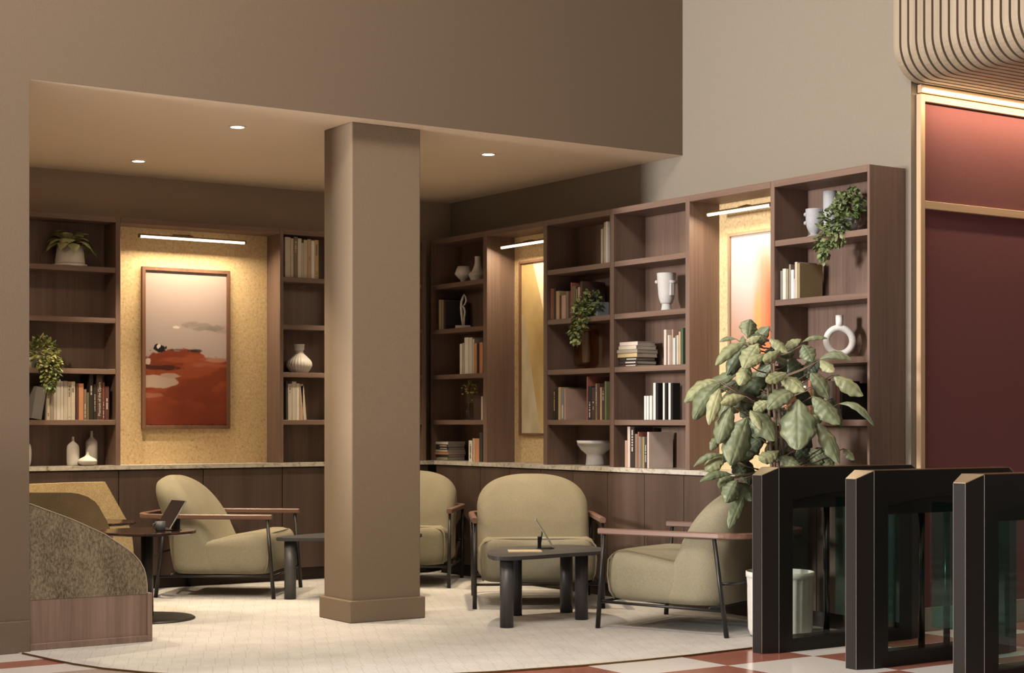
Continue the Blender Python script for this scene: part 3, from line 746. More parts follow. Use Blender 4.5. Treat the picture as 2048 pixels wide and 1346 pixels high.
# ---------------------------------------------------------------- plants
CR=Vector((sa,-ca,0)); CF=Vector((ca,sa,0))
def leaf(bm,B,T,w,nrm,arch=.25,fold=.25,mi=0,seg=9,tipsharp=.85,wave=.0):
    B=Vector(B);T=Vector(T);d=T-B;L=d.length; n=Vector(nrm).normalized(); side=d.cross(n)
    if side.length<1e-6: side=Vector((1,0,0))
    side.normalize(); n=side.cross(d).normalized()
    mid=(B+T)/2+Vector((0,0,1))*arch*L*.6+n*arch*L*.4
    rows=[]; big=seg>12; qs=(-1,-.72,-.4,-.07,0,.07,.4,.72,1) if big else (-1,-.55,0,.55,1)
    for i in range(seg+1):
        s=i/seg; p=B*(1-s)**2+mid*2*s*(1-s)+T*s*s
        ww=w*.5*(math.sin(PI*min(1,(s**tipsharp)))**.72 if 0<s<1 else 0)
        ww=max(ww,.0006)
        edge=1+(.07*math.sin(s*23+w*90) if big else 0)
        rows.append([bm.verts.new(p+side*ww*q*edge+n*(-ww*(abs(q)**1.3)*fold+ ((w*wave*math.sin(s*38-abs(q)*5)*min(1,abs(q)*2.5)-(.035*w if q==0 and 0<s<.96 else 0)) if big else 0))) for q in qs])
    for A,C_ in zip(rows,rows[1:]):
        for k in range(len(qs)-1):
            f=bm.faces.new((A[k],A[k+1],C_[k+1],C_[k])); f.material_index=mi; f.smooth=True
def leafobj(name,args,mats,parent):
    bm=BM(); leaf(bm,**args)
    me=bpy.data.meshes.new(name); bm.to_mesh(me); bm.free(); [me.materials.append(m_) for m_ in mats]
    o=bpy.data.objects.new(name,me); link(o,parent)
    s=o.modifiers.new('t','SOLIDIFY'); s.thickness=.0012; return o
def veined(name,c1,c2):
    m,nt,b=new(name); v=coords(nt,(1,1,1)); w=N(nt,'ShaderNodeTexWave',Scale=9.0,Distortion=9.0,Detail=1.0); nt.links.new(v,w.inputs['Vector'])
    n=N(nt,'ShaderNodeTexNoise',Scale=7.0,Detail=3.0); nt.links.new(v,n.inputs['Vector'])
    c=ramp(nt,n.outputs[0],[(.35,c1),(.68,c2)]); c3=ramp(nt,w.outputs[0],[(.0,(.86,.86,.86)),(.5,(1,1,1))])
    mx=nt.nodes.new('ShaderNodeMix'); mx.data_type='RGBA'; mx.blend_type='MULTIPLY'; mx.inputs[0].default_value=1; nt.links.new(c,mx.inputs[6]); nt.links.new(c3,mx.inputs[7]); nt.links.new(mx.outputs[2],b.inputs['Base Color'])
    b.inputs['Roughness'].default_value=.45; bp=N(nt,'ShaderNodeBump',Strength=.3,Distance=.003); nt.links.new(w.outputs[0],bp.inputs['Height']); nt.links.new(bp.outputs[0],b.inputs['Normal'])
    return m
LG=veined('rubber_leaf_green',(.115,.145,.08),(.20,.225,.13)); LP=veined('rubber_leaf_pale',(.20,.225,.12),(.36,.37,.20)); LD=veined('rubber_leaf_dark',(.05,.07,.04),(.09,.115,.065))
PX,PY=6.375,6.795
fp=thing('potted_plant','tall big-leaved plant in a white fluted pot behind the first gate','plant',(PX,PY,0))
bm=BM(); lathe(bm,[(0,.004),(.14,.004),(.165,.02),(.176,.05),(.180,.30),(.184,.355)],96,(0,0),24,.012)
lathe(bm,[(.184,.335),(.189,.338),(.189,.368),(.180,.368),(.176,.30),(0,.29)],64)
pt=obj('pot',bm,WHITEC,fp,True); obj('soil',cyl(BM(),(0,0,.28),.174,.05,32),SOIL,pt)
T0=dep(PX,PY)
def wp(x,y,dz):
    u=1360+x/3.06; v=620+y/3.06; t=T0+dz; r=(u-CX)/F_*t
    X,Y=t*ca+r*sa,t*sa-r*ca
    if X>6.80: X=6.80
    return Vector((X-PX,Y-PY,1.2-(v-V0)/F_*t))
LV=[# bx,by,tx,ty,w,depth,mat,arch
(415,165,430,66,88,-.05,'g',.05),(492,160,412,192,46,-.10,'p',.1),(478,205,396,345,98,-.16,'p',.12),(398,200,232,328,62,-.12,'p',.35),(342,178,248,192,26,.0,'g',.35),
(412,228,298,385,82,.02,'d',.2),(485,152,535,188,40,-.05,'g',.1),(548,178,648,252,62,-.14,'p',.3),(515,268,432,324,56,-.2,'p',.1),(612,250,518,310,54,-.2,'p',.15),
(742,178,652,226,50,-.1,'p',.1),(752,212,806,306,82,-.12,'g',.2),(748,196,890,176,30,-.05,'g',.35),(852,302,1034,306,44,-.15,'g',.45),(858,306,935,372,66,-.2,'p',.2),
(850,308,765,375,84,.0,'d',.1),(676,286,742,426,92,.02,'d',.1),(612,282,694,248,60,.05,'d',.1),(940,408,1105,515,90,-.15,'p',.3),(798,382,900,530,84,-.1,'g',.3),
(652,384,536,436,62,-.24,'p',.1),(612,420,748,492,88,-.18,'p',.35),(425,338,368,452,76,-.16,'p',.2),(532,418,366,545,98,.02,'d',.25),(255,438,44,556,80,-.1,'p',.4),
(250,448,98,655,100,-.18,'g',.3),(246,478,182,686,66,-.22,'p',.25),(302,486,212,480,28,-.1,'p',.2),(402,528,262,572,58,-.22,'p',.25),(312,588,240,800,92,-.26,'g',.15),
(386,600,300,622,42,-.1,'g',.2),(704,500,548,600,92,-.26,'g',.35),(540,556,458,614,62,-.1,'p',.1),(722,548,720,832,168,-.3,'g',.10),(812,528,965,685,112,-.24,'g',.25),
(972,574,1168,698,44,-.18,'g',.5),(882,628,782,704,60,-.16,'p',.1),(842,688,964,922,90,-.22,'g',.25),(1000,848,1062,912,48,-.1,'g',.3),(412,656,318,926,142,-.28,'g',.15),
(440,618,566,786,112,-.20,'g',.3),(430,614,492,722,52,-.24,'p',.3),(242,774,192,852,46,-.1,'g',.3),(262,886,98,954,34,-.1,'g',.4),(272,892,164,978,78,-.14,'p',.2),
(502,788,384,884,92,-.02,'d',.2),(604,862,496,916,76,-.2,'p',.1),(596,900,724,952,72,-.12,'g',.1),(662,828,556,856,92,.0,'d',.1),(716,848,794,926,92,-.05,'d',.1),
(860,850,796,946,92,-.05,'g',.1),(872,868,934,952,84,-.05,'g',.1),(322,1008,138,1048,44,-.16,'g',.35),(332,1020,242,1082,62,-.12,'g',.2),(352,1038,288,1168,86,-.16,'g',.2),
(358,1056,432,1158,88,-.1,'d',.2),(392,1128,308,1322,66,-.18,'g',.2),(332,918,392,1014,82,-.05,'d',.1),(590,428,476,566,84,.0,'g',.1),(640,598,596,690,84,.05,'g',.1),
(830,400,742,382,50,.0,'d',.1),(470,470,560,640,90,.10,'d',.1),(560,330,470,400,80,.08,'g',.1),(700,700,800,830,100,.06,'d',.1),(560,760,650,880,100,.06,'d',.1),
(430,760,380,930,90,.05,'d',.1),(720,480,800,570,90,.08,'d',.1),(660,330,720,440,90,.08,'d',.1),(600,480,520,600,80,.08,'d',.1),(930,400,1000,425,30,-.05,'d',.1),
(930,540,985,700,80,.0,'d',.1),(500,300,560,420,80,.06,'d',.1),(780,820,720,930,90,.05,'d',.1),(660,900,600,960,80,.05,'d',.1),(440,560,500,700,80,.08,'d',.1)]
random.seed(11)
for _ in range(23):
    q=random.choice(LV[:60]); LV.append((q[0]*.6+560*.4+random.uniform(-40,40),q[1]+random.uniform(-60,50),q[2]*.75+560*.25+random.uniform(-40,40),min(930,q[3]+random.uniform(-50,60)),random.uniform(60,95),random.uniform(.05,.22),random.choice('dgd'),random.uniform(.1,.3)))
stems=BM()
for a_ in ((0,0),( .03,-.02),(-.03,.02)):
    top=wp(560+a_[0]*900,330+abs(a_[1])*3000,-.02)
    tube(stems,[(a_[0],a_[1],.28),(a_[0]*1.5+.02,a_[1],.55),tuple(Vector((a_[0],a_[1],.8)).lerp(top,.4)),tuple(top)],.010,8,[.013,.012,.010,.006])
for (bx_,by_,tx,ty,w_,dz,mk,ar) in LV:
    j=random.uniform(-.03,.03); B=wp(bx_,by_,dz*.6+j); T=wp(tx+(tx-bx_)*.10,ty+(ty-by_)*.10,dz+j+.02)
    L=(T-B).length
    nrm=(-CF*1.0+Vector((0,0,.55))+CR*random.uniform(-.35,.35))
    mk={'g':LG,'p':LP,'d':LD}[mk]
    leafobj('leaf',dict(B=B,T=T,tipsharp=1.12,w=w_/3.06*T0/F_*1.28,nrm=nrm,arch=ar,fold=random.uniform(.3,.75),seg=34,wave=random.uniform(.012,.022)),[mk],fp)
    cx_=560+(bx_-560)*.25; cy_=by_+max(30,abs(bx_-560)*.35); A=wp(cx_,min(cy_,980),-.01)
    M_=(A+B)/2+Vector((0,0,-.01))
    if (A-B).length<.6: tube(stems,[tuple(A),tuple(M_),tuple(B)],.003,6,[.0045,.0035,.0028])
obj('stem',stems,STEM,fp,True)
def bush(bm,c,rad,n,ls,mi_choices,down=.0,seed=1):
    rr=random.Random(seed)
    for k in range(n):
        while True:
            p=Vector((rr.uniform(-1,1),rr.uniform(-1,1),rr.uniform(-1,1)))
            if p.length<=1 and p.length>.35: break
        q=Vector((c[0]+p.x*rad[0],c[1]+p.y*rad[1],c[2]+p.z*rad[2]))
        out=(p.normalized()+Vector((rr.uniform(-.7,.7),rr.uniform(-.7,.7),rr.uniform(-.6,.5)-down))).normalized()
        L=ls*1.3*rr.uniform(.7,1.25)
        leaf(bm,q,q+out*L,L*.8,p.normalized()+Vector((rr.uniform(-.4,.4),rr.uniform(-.4,.4),.5)),.15,.2,rr.choice(mi_choices),3)
def meshobj(name,bm,mats,parent):
    me=bpy.data.meshes.new(name); bm.to_mesh(me); bm.free(); [me.materials.append(m_) for m_ in mats]
    return link(bpy.data.objects.new(name,me),parent)
def shelfpt(wall,u,d):
    """a point on a bookcase shelf, d metres behind the shelf front, seen in column u"""
    if wall=='b': Y=YF+d; return (onY(u,Y),Y)
    X=XF+d; return (X,onX(u,X))
# trailing plant, end bookcase
x,y=shelfpt('r',1697,.12)
y=max(y,6.72)
tp=thing('trailing_plant','bushy green trailing plant hanging over the top shelf of the end bookcase','plant',(x,y,SHZ[3]))
k=dep(x,y)/F_
bm=BM(); lathe(bm,[(0,.0),(.045,.0),(.058,.09),(.052,.09),(.045,.02),(0,.02)],32); obj('pot',bm,GREYC,tp,True)
bm=BM(); bush(bm,(0,0,.16),(.075,.085,.10),240,.024,(0,0,1),.1,1); bush(bm,(-.09,.03,.04),(.06,.09,.12),230,.024,(0,0,1),.4,2); bush(bm,(-.13,.075,-.05),(.035,.045,.115),150,.022,(0,0,1),.6,3); bush(bm,(-.10,-.04,.03),(.05,.05,.09),110,.022,(0,0,1),.5,4)
meshobj('foliage',bm,[LEAFS,leafm('mid_leaf',(.13,.18,.07),(.27,.32,.15))],tp)
# trailing plant, vase bookcase
x,y=shelfpt('r',1196,.13)
tp=thing('trailing_plant','trailing plant in a grey pot above the amber vase','plant',(x,y,SHZ[2]))
obj('pot',bx(-.055,.055,-.06,.06,0,.105,.006,2),plain('blue_grey_pot',(.20,.23,.26),.6),tp)
bm=BM(); bush(bm,(-.06,.0,.10),(.07,.085,.085),230,.022,(0,0,1),.2,5); bush(bm,(-.13,.02,.02),(.05,.09,.10),240,.022,(0,0,1),.5,6); bush(bm,(-.15,.06,-.10),(.04,.055,.09),170,.022,(0,0,1),.6,7)
meshobj('foliage',bm,[LEAFS,LEAFY],tp)
# trailing plant, far left
x,y=shelfpt('b',66,.10)
tp=thing('trailing_plant','yellow-green trailing plant over the third shelf at far left, cut by the wall','plant',(x,y,SHZ[1]))
bm=BM(); lathe(bm,[(0,.0),(.05,.0),(.06,.09),(.054,.09),(.045,.02),(0,.02)],32); obj('pot',bm,WHITEC,tp,True)
bm=BM(); bush(bm,(.05,-.06,.11),(.11,.08,.11),300,.024,(1,1,0),.2,8); bush(bm,(.08,-.13,.0),(.08,.05,.11),220,.022,(1,1,0),.5,9); bush(bm,(.07,-.14,-.10),(.05,.035,.07),110,.02,(1,1,0),.5,10)
meshobj('foliage',bm,[LEAFS,LEAFY],tp)
# potted hosta, far left top shelf
x,y=shelfpt('b',140,.12)
tp=thing('potted_plant','leafy variegated plant in a white pot on the top left shelf','plant',(x,y,SHZ[3]))
bm=BM(); lathe(bm,[(0,.0),(.118,.0),(.118,.016),(.104,.018),(0,.018)],48); obj('saucer',bm,WHITEC,tp,True)
bm=BM(); lathe(bm,[(0,.018),(.100,.018),(.103,.03),(.090,.145),(.082,.145),(.08,.12),(0,.12)],48); obj('pot',bm,WHITEC,tp,True)
rr=random.Random(5); bm=BM()
for k in range(34):
    a=k*2.399+rr.uniform(-.2,.2); lv=k/34; R0=.03+.05*(1-lv); z0=.15+.05*lv; R1=.105+.075*(1-lv)*rr.uniform(.7,1.1)+.02; z1=.13+.14*lv*rr.uniform(.5,1.1)-.055*(1-lv)
    B=Vector((R0*math.cos(a),R0*math.sin(a)*.8,z0)); T=Vector((R1*math.cos(a),R1*math.sin(a)*.85,z1))
    leaf(bm,B,T,.088,Vector((math.cos(a)*.4,math.sin(a)*.4,1)),.55,.2,0,8)
meshobj('foliage',bm,[LEAFV],tp)
bm=BM()
for k in range(12):
    a=k*2.399; tube(bm,[(0.01*math.cos(a),0.01*math.sin(a),.115),(.05*math.cos(a),.05*math.sin(a)*.8,.16+.004*k)],.0022,5)
obj('stem',bm,STEM,tp)
# ---------------------------------------------------------------- vases, placed on their shelves
def vase(name,label,cat,wall,u,d,z,prof,mat,seg=48,body='body',sp=True,group=None,**kw):
    x,y=shelfpt(wall,u,d); t=thing(name,label,cat,(x,y,z),0 if wall=='b' else -PI/2,group); k=dep(x,y)/F_
    P=[(r*k,h*k) for r,h in prof]
    if sp: P=smoothprof(P,5)
    P=[(max(r,0),max(h,.0005)) for r,h in P]
    bm=BM(); lathe(bm,[(0,P[0][1])]+P+[(max(.002,P[-1][0]-.004),P[-1][1]),(max(.002,P[-1][0]-.006),P[-1][1]*.8),(0,P[-1][1]*.75)],seg,**kw)
    obj(body,bm,mat,t,True); return t,k
vase('bottle_vase','white bottle vase, left and shorter of the pair on the left counter','vase','b',146,.10,SLAB,[(11,0),(12.3,5),(12.4,30),(11,40),(6,45.5),(2.6,49),(2.4,58)],WHITEC,group='white vases on the left counter')
vase('bottle_vase','white bottle vase, right and taller of the pair on the left counter','vase','b',183,.15,SLAB,[(10.5,0),(11.6,5),(11.8,42),(10,49),(5,54),(2.7,58),(2.5,68.5)],WHITEC,group='white vases on the left counter')
vase('squat_vase','low squat white vase in front of the two bottle vases','vase','b',175,.035,SLAB,[(9,0),(15,3),(18.8,9),(15,14),(7,18),(3.2,22),(2.6,27)],WHITEC,group='white vases on the left counter')
vase('round_vase','round white vase at far left, cut off by the wall edge','vase','b',53,.12,SLAB,[(6,0),(9,8),(10,20),(10,32),(8,42),(5,47)],WHITEC)
vase('fluted_vase','fluted white vase with a flared neck, left of the column','vase','b',598.5,.11,SHZ[1],[(16,0),(22,8),(25,16),(23,24),(15,33),(8.5,40),(8,47),(11,57.5)],WHITEC,96,flute=24,amp=.03)
vase('bowl_vase','angular white bowl vase on the top shelf right of the column','vase','r',927,.09,SHZ[3],[(6,0),(6.2,6),(11,10),(18,18),(12,33)],WHITEC,sp=False)
vase('bottle_vase','white bottle vase beside the angular bowl vase','vase','r',955.5,.13,SHZ[3],[(13,0),(16,8),(18.5,15),(12,22),(8,31),(6,40),(6.2,51)],WHITEC)
t,k=vase('pedestal_bowl','large grey pedestal bowl on the counter','bowl','r',1190,.15,SLAB,[(19.5,0),(18.5,4),(17,21),(19,24),(28,31),(35,42),(37,50)],GREYL,64,sp=False)
obj('lug',bx(.06,.075,-37*k*.72-.0,-37*k*.66,44*k,50*k,.002),GREYL,t)
t,k=vase('face_vase','pale grey face vase with abstract nose, on the second shelf','vase','r',1333,.12,SHZ[2],[(11.5,0),(9.5,14),(12,17),(15.5,28),(17,42),(19,70),(19.3,76.5)],GREYL)
R_=Matrix.Rotation(D2(88),4,'Z')
bm=BM(); cyl(bm,(-6*k,-19*k,58*k),3.1*k,17*k,20,axis='x'); bm.transform(R_); obj('brow',bm,GREYL,t,True)
bm=BM(); box(bm,-4.5*k,4.5*k,-20*k,-13*k,31*k,57*k,.003,2); bm.transform(R_); obj('nose',bm,GREYL,t)
bm=BM(); bmesh.ops.create_uvsphere(bm,u_segments=16,v_segments=10,radius=3.6*k,matrix=Matrix.Translation((-11.2*k,-16.4*k,59*k))); obj('ear',bm,GREYL,t,True)
t,k=vase('goblet_vase','short grey goblet vase with side beads on the top end shelf','vase','r',1628.5,.10,SHZ[3],[(16.5,0),(16,2.5),(8.5,7),(8,9),(13,17),(16.3,28),(17,45),(17.2,58)],GREYC)
bm=BM()
for z in (30,47): bmesh.ops.create_uvsphere(bm,u_segments=14,v_segments=8,radius=4.2*k,matrix=Matrix.Translation((-9.6*k,-14.2*k,z*k)))
obj('bead',bm,GREYC,t,True); bm=BM(); box(bm,14*k,20.5*k,-2*k,2*k,25*k,54*k,.004,2); bm.transform(Matrix.Rotation(D2(50),4,'Z')); obj('handle',bm,GREYC,t)
t,k=vase('cylinder_vase','tall grey cylindrical vase on the top end shelf','vase','r',1661,.15,SHZ[3],[(16,0),(15,2.5),(8,6),(8,8),(13,18),(14.5,32),(14.5,92)],GREYC)
bm=tube(BM(),[(13.5*k,0,88*k),(19*k,0,86*k),(20.5*k,0,78*k),(19*k,0,70*k),(13.5*k,0,67*k)],2.2*k,8); bm.transform(Matrix.Rotation(D2(52),4,'Z')); obj('handle',bm,GREYC,t,True)
# ring vase
x,y=shelfpt('r',1679,.12); k=dep(x,y)/F_
t=thing('ring_vase','white ring-shaped vase with a short neck on the end bookcase','vase',(x,y,SHZ[1]),-.5955)
bm=BM(); tube(bm,[(26*k*math.cos(a*PI/24),0,(4+30.5+26*math.sin(a*PI/24))*k) for a in range(48)],7*k,16,closed=True); obj('ring',bm,plain('chalk_white',(.72,.72,.72),.6,0,.02),t,True)
obj('neck',lathe(BM(),[(0,64*k),(7.2*k,64*k),(7.6*k,76*k),(7.6*k,86*k),(6*k,86*k),(5.5*k,70*k),(0,69*k)],28),MATS['chalk_white'],t,True)
obj('foot',bx(-16*k,16*k,-6.5*k,6.5*k,.0005,5*k,.002,2),MATS['chalk_white'],t)
# amber vase
x,y=shelfpt('r',1172.5,.135); k=dep(x,y)/F_
t=thing('glass_vase','amber double-walled glass vase on the third shelf','vase',(x,y,SHZ[1]))
AMB=glass('amber_glass',(.86,.72,.60)); 
obj('outer_glass',lathe(BM(),smoothprof([(.001,.0006),(15*k,.0006),(23*k,8*k),(25.5*k,20*k),(25.5*k,72*k),(24*k,79*k),(23.5*k,78*k),(24.6*k,72*k),(24.6*k,20*k),(22*k,9*k),(.001,2*k)],4),48),AMB,t,True)
obj('inner_glass',lathe(BM(),smoothprof([(.001,13*k),(6*k,14*k),(9*k,20*k),(9.2*k,76*k),(8.4*k,76*k),(8.2*k,20*k),(.001,16*k)],4),32),plain('silvered_glass',(.34,.40,.45),.18,.4,.05),t,True)
obj('collar',lathe(BM(),[(8.4*k,74*k),(24.8*k,76.5*k),(24.8*k,79.5*k),(8.4*k,77*k)],48),plain('copper',(.45,.22,.10),.3,.9),t,True)
# figurine
x,y=shelfpt('r',926,.09); k=dep(x,y)/F_
t=thing('figurine','slim white abstract figurine on a block, second shelf right of the column','sculpture',(x,y,SHZ[2]),-.5955)
obj('base',bx(-15*k,15*k,-9*k,9*k,.0005,6*k,.001),WHITEC,t)
bm=BM(); tube(bm,[(0,0,6*k),(-1.5*k,0,16*k),(-2.5*k,0,28*k),(-3.6*k,0,42*k),(-3*k,0,54*k),(0,0,63*k),(2.2*k,0,68*k),(5.5*k,0,63*k),(6.4*k,0,56*k),(4*k,0,49*k),(1*k,0,46*k)],2*k,10,[2.4*k,2*k,2.8*k,2.6*k,2.6*k,2.2*k,2*k,2*k,1.9*k,1.8*k,1.2*k])
tube(bm,[(2*k,0,7*k),(2.4*k,0,20*k),(4*k,0,34*k),(2*k,0,42*k),(-2*k,0,46*k)],2*k,10,[2*k,1.9*k,2.4*k,2.2*k,1.6*k]); obj('figure',bm,WHITEC,t,True)
# sprig in glass
x,y=shelfpt('r',938,.13); k=dep(x,y)/F_
t=thing('potted_plant','small yellow-green sprig in a clear glass, right of the column','plant',(x,y,SHZ[0]),-PI/2)
obj('glass',lathe(BM(),[(.001,.0006),(9*k,.0006),(9.5*k,3*k),(9*k,34*k),(8.5*k,34*k),(8.6*k,4*k),(.001,3*k)],32),glass('smoke_glass',(.88,.88,.87),rough=.05),t,True)
bm=BM(); rr=random.Random(3); tips=[]
for q in range(9):
    a=rr.uniform(0,2*PI); h=rr.uniform(45,82)*k; R=rr.uniform(6,17)*k; e=(R*math.cos(a),R*math.sin(a)*.6,h); tips.append(e)
    tube(bm,[(0,0,4*k),(e[0]*.3,e[1]*.3,h*.6),e],.0013,5)
obj('stem',bm,STEM,t); bm=BM()
for e in tips:
    for q in range(9):
        p=Vector(e)+Vector((rr.uniform(-8,8),rr.uniform(-6,6),rr.uniform(-14,3)))*k; d=Vector((rr.uniform(-1,1),rr.uniform(-1,1),rr.uniform(-.5,.6))).normalized()
        leaf(bm,p,p+d*.02,.013,(0,-1,.4),.1,.1,0,3)
meshobj('foliage',bm,[leafm('acid_leaf',(.20,.19,.02),(.38,.34,.05))],t)
# ---------------------------------------------------------------- books
PAL={'cream':(190,176,152),'ivory':(206,196,180),'white':(222,215,208),'stone':(150,134,112),'taupe':(128,104,84),'brown':(82,56,44),'dark brown':(52,40,34),'orange':(196,122,60),'olive':(112,100,60),
'grey':(128,124,120),'dark grey':(58,56,56),'black':(26,24,25),'red':(130,56,42),'rust':(172,84,56),'pink':(186,146,126),'tan':(186,150,108),'yellow':(190,160,96),'green':(118,124,76),'navy':(42,44,56),'gold':(150,128,80),'blush':(206,182,168),'maroon':(96,50,42),'dark green':(70,90,62)}
def bmat(c): 
    q=C(*PAL[c]); g=sum(q)/3; q=tuple(g+(x-g)*.68 for x in q); return plain('cover_'+c.replace(' ','_'),q,.65,0,.07,14,0,.3)
ORD=['first','second','third','fourth','fifth','sixth','seventh','eighth','ninth','tenth','eleventh','twelfth','thirteenth','fourteenth','fifteenth','sixteenth','seventeenth','eighteenth']
def textobj(s,size,col,parent,M,ext=0.0):
    cu=bpy.data.curves.new('spine_title','FONT'); cu.body=s; cu.size=size; cu.align_x='CENTER'; cu.align_y='CENTER'; cu.extrude=.0003
    o=bpy.data.objects.new('spine_title',cu); COL.objects.link(o); bpy.context.view_layer.update(); me=bpy.data.meshes.new_from_object(o.evaluated_get(bpy.context.evaluated_depsgraph_get())); bpy.data.objects.remove(o); o=bpy.data.objects.new('spine_title',me); link(o,parent); o.matrix_local=M; me.materials.clear(); me.materials.append(plain('ink_'+col,{'w':(.62,.58,.52),'k':(.05,.045,.04),'g':(.45,.32,.14),'r':(.35,.10,.06)}[col],.6)); return o
def book(name_label,loc,rz,w,d,h,col,group,lean=0,title=None,mark=None,parentpages=True):
    bm=BM(); c=.0022 if w>.012 else .0012
    Mx=Matrix.Rotation(lean,4,'Y')
    box(bm,0,c,0,d,0,h); box(bm,w-c,w,0,d,0,h); box(bm,c*.6,w-c*.6,0,c,0,h)
    o=obj('book',bm,bmat(col),None); o.location=loc; o.rotation_euler=(0,lean,rz); tag(o,name_label,'book',group)
    bm=BM(); box(bm,c,w-c,c,d-.003,.002,h-.003); p=obj('pages',bm,PAGES,o)
    if title:
        s,size,tc,zc=title
        tt=textobj(s,size,tc,o,Matrix.Translation((w/2,-.0006,h*zc))@Matrix.Rotation(PI/2,4,'X')@Matrix.Rotation(PI/2,4,'Z'))
    if mark:
        for (z0,z1,mc) in mark:
            bm=BM(); nn=max(1,int((z1-z0)*h/.006))
            rr=random.Random(int(z0*100+w*1e4))
            for q in range(nn):
                if rr.random()<.2: continue
                a=h*z0+q*.006; box(bm,w*.34,w*.66,-.0006,.0002,a,a+.0042)
            if len(bm.verts): obj('spine_lettering',bm,plain('ink_'+mc,{'w':(.62,.58,.52),'k':(.05,.045,.04),'g':(.45,.32,.14),'r':(.35,.10,.06)}[mc],.6),o)
            else: bm.free()
    return o
def row(wall,z,d,items,where,group):
    """items: u0,u1,v_top,colour[,depth[,lean_deg[,title[,mark]]]] read left to right"""
    n=len(items)
    for i,it in enumerate(items):
        u0,u1,vt,col=it[:4]; dp=it[4] if len(it)>4 and it[4] else .155+.02*((i*7)%3); lean=D2(it[5]) if len(it)>5 and it[5] else 0
        title=it[6] if len(it)>6 else None; mark=it[7] if len(it)>7 else None
        x,y=shelfpt(wall,u0,d); x1,y1=shelfpt(wall,u1,d)
        w=(x1-x) if wall=='b' else (y-y1); w=max(w-.0006,.004); h=zat(vt,x,y)-z
        lim={.889:1.171,1.209:1.528,1.566:1.887,1.925:2.243,2.281:2.598}[z]-z
        h=min(h,lim)
        lab=f'{col} book, {ORD[i]} from left of {n} {where}'
        zz=z+.0006
        if lean>0: zz+=w*math.sin(lean)
        book(lab,(x,y,zz),0 if wall=='b' else -PI/2,w,dp,h,col,group,lean,title,mark)
mk=lambda *a: list(a)
row('b',SHZ[0],.035,[(62.5,83.5,775,'grey',.16,9.5),(93.4,100,769,'cream',0,0,None,[(.1,.22,'k'),(.6,.8,'k')]),(100,107.3,761,'stone'),(107.3,113.4,760.6,'cream'),(113.4,121.3,759,'ivory'),(121.3,127,762.4,'ivory'),(127,135.4,762,'cream'),(135.4,142.2,763.3,'cream',0,0,None,[(.60,.9,'k'),(.04,.12,'k')]),(142.2,150.5,763.3,'cream',0,0,None,[(.70,.9,'k')]),(152.3,157.3,768,'maroon'),(157.5,167.3,767,'orange'),(167.6,173.2,778.7,'taupe',0,0,None,[(.08,.55,'w')]),(173.4,178.2,785,'olive'),(178.6,186.6,748.8,'dark brown',0,0,None,[(.55,.78,'w')]),(187.2,192.9,769,'dark brown',0,0,('LAND AND SPACE',.0145,'w',.48)),(193.2,204.9,749.7,'brown',0,0,('Phantom of the Opera',.026,'w',.46)),(205,209.4,765,'red',0,0,None,[(.05,.5,'w')]),(209.9,218.2,773,'maroon',0,0,None,[(.32,.66,'w')])],'beneath the yellow-green trailing plant','books on the fourth shelf at far left')
row('b',SHZ[3],.03,[(570.2,581.1,473.9,'cream'),(581.3,587.3,476.8,'cream'),(587.8,595.5,473.5,'taupe',0,0,None,[(.62,.9,'w')]),(595.6,603.2,476.8,'ivory'),(603.3,607.3,485.8,'cream'),(607.4,614.6,480,'cream',0,0,None,[(.7,.9,'g')]),(614.8,622.4,478.4,'tan',0,0,None,[(.45,.6,'r')]),(622.5,629.4,481.3,'white'),(629.5,637.2,480,'yellow',0,0,None,[(.6,.9,'k'),(.05,.2,'k')])],'on the top shelf left of column','pale books on the top shelf left of the column')
row('b',SHZ[0],.03,[(571.9,575.9,764,'dark grey'),(576,584.1,767.8,'cream',0,0,None,[(.74,.95,'k')]),(584.2,592.6,763.4,'cream'),(592.7,598.9,767,'ivory'),(599.4,606.2,768.2,'tan'),(607.4,613.6,772,'cream',.15,-5.5)],'below the fluted vase','books under the fluted vase')
row('r',SHZ[2],.03,[(872.5,876,587.4,'brown',.20),(877.5,882.5,600,'tan',.19),(883.2,887.3,600.8,'gold',.17),(887.6,891.4,602.5,'dark grey',.21)],'beside the white figurine','books beside the white figurine')
row('r',SHZ[1],.03,[(919.5,924.3,688,'white',.13,0),(925,928.4,686,'cream'),(929,937,675.5,'white',.2),(937.2,944.5,675.5,'ivory',.2),(944.8,948.6,678,'cream',.2),(949,953.8,687,'orange'),(954.2,958.4,687,'dark brown'),(958.8,965.6,685,'orange')],'on the third shelf right of column','books on the third shelf right of the column')
row('r',SHZ[0],.03,[(962.2,965.5,793,'cream',.15)],'beside the glass with the sprig','book beside the sprig')
row('r',SLAB,.03,[(937.4,944.4,881,'ivory',.16,0,None,[(.1,.85,'k')]),(945,950.8,877,'tan',.17),(951,958.4,877,'orange',.17),(958.8,965,865,'dark grey',.18)],'upright on the counter right of column','upright books on the counter right of the column')
row('r',SHZ[3],.04,[(1201.8,1205.4,458.6,'cream'),(1205.6,1208,455,'stone'),(1208.2,1211.6,445,'cream'),(1211.8,1215.2,443.5,'white',.13)],'on the top shelf above the amber vase','books on the top shelf above the amber vase')
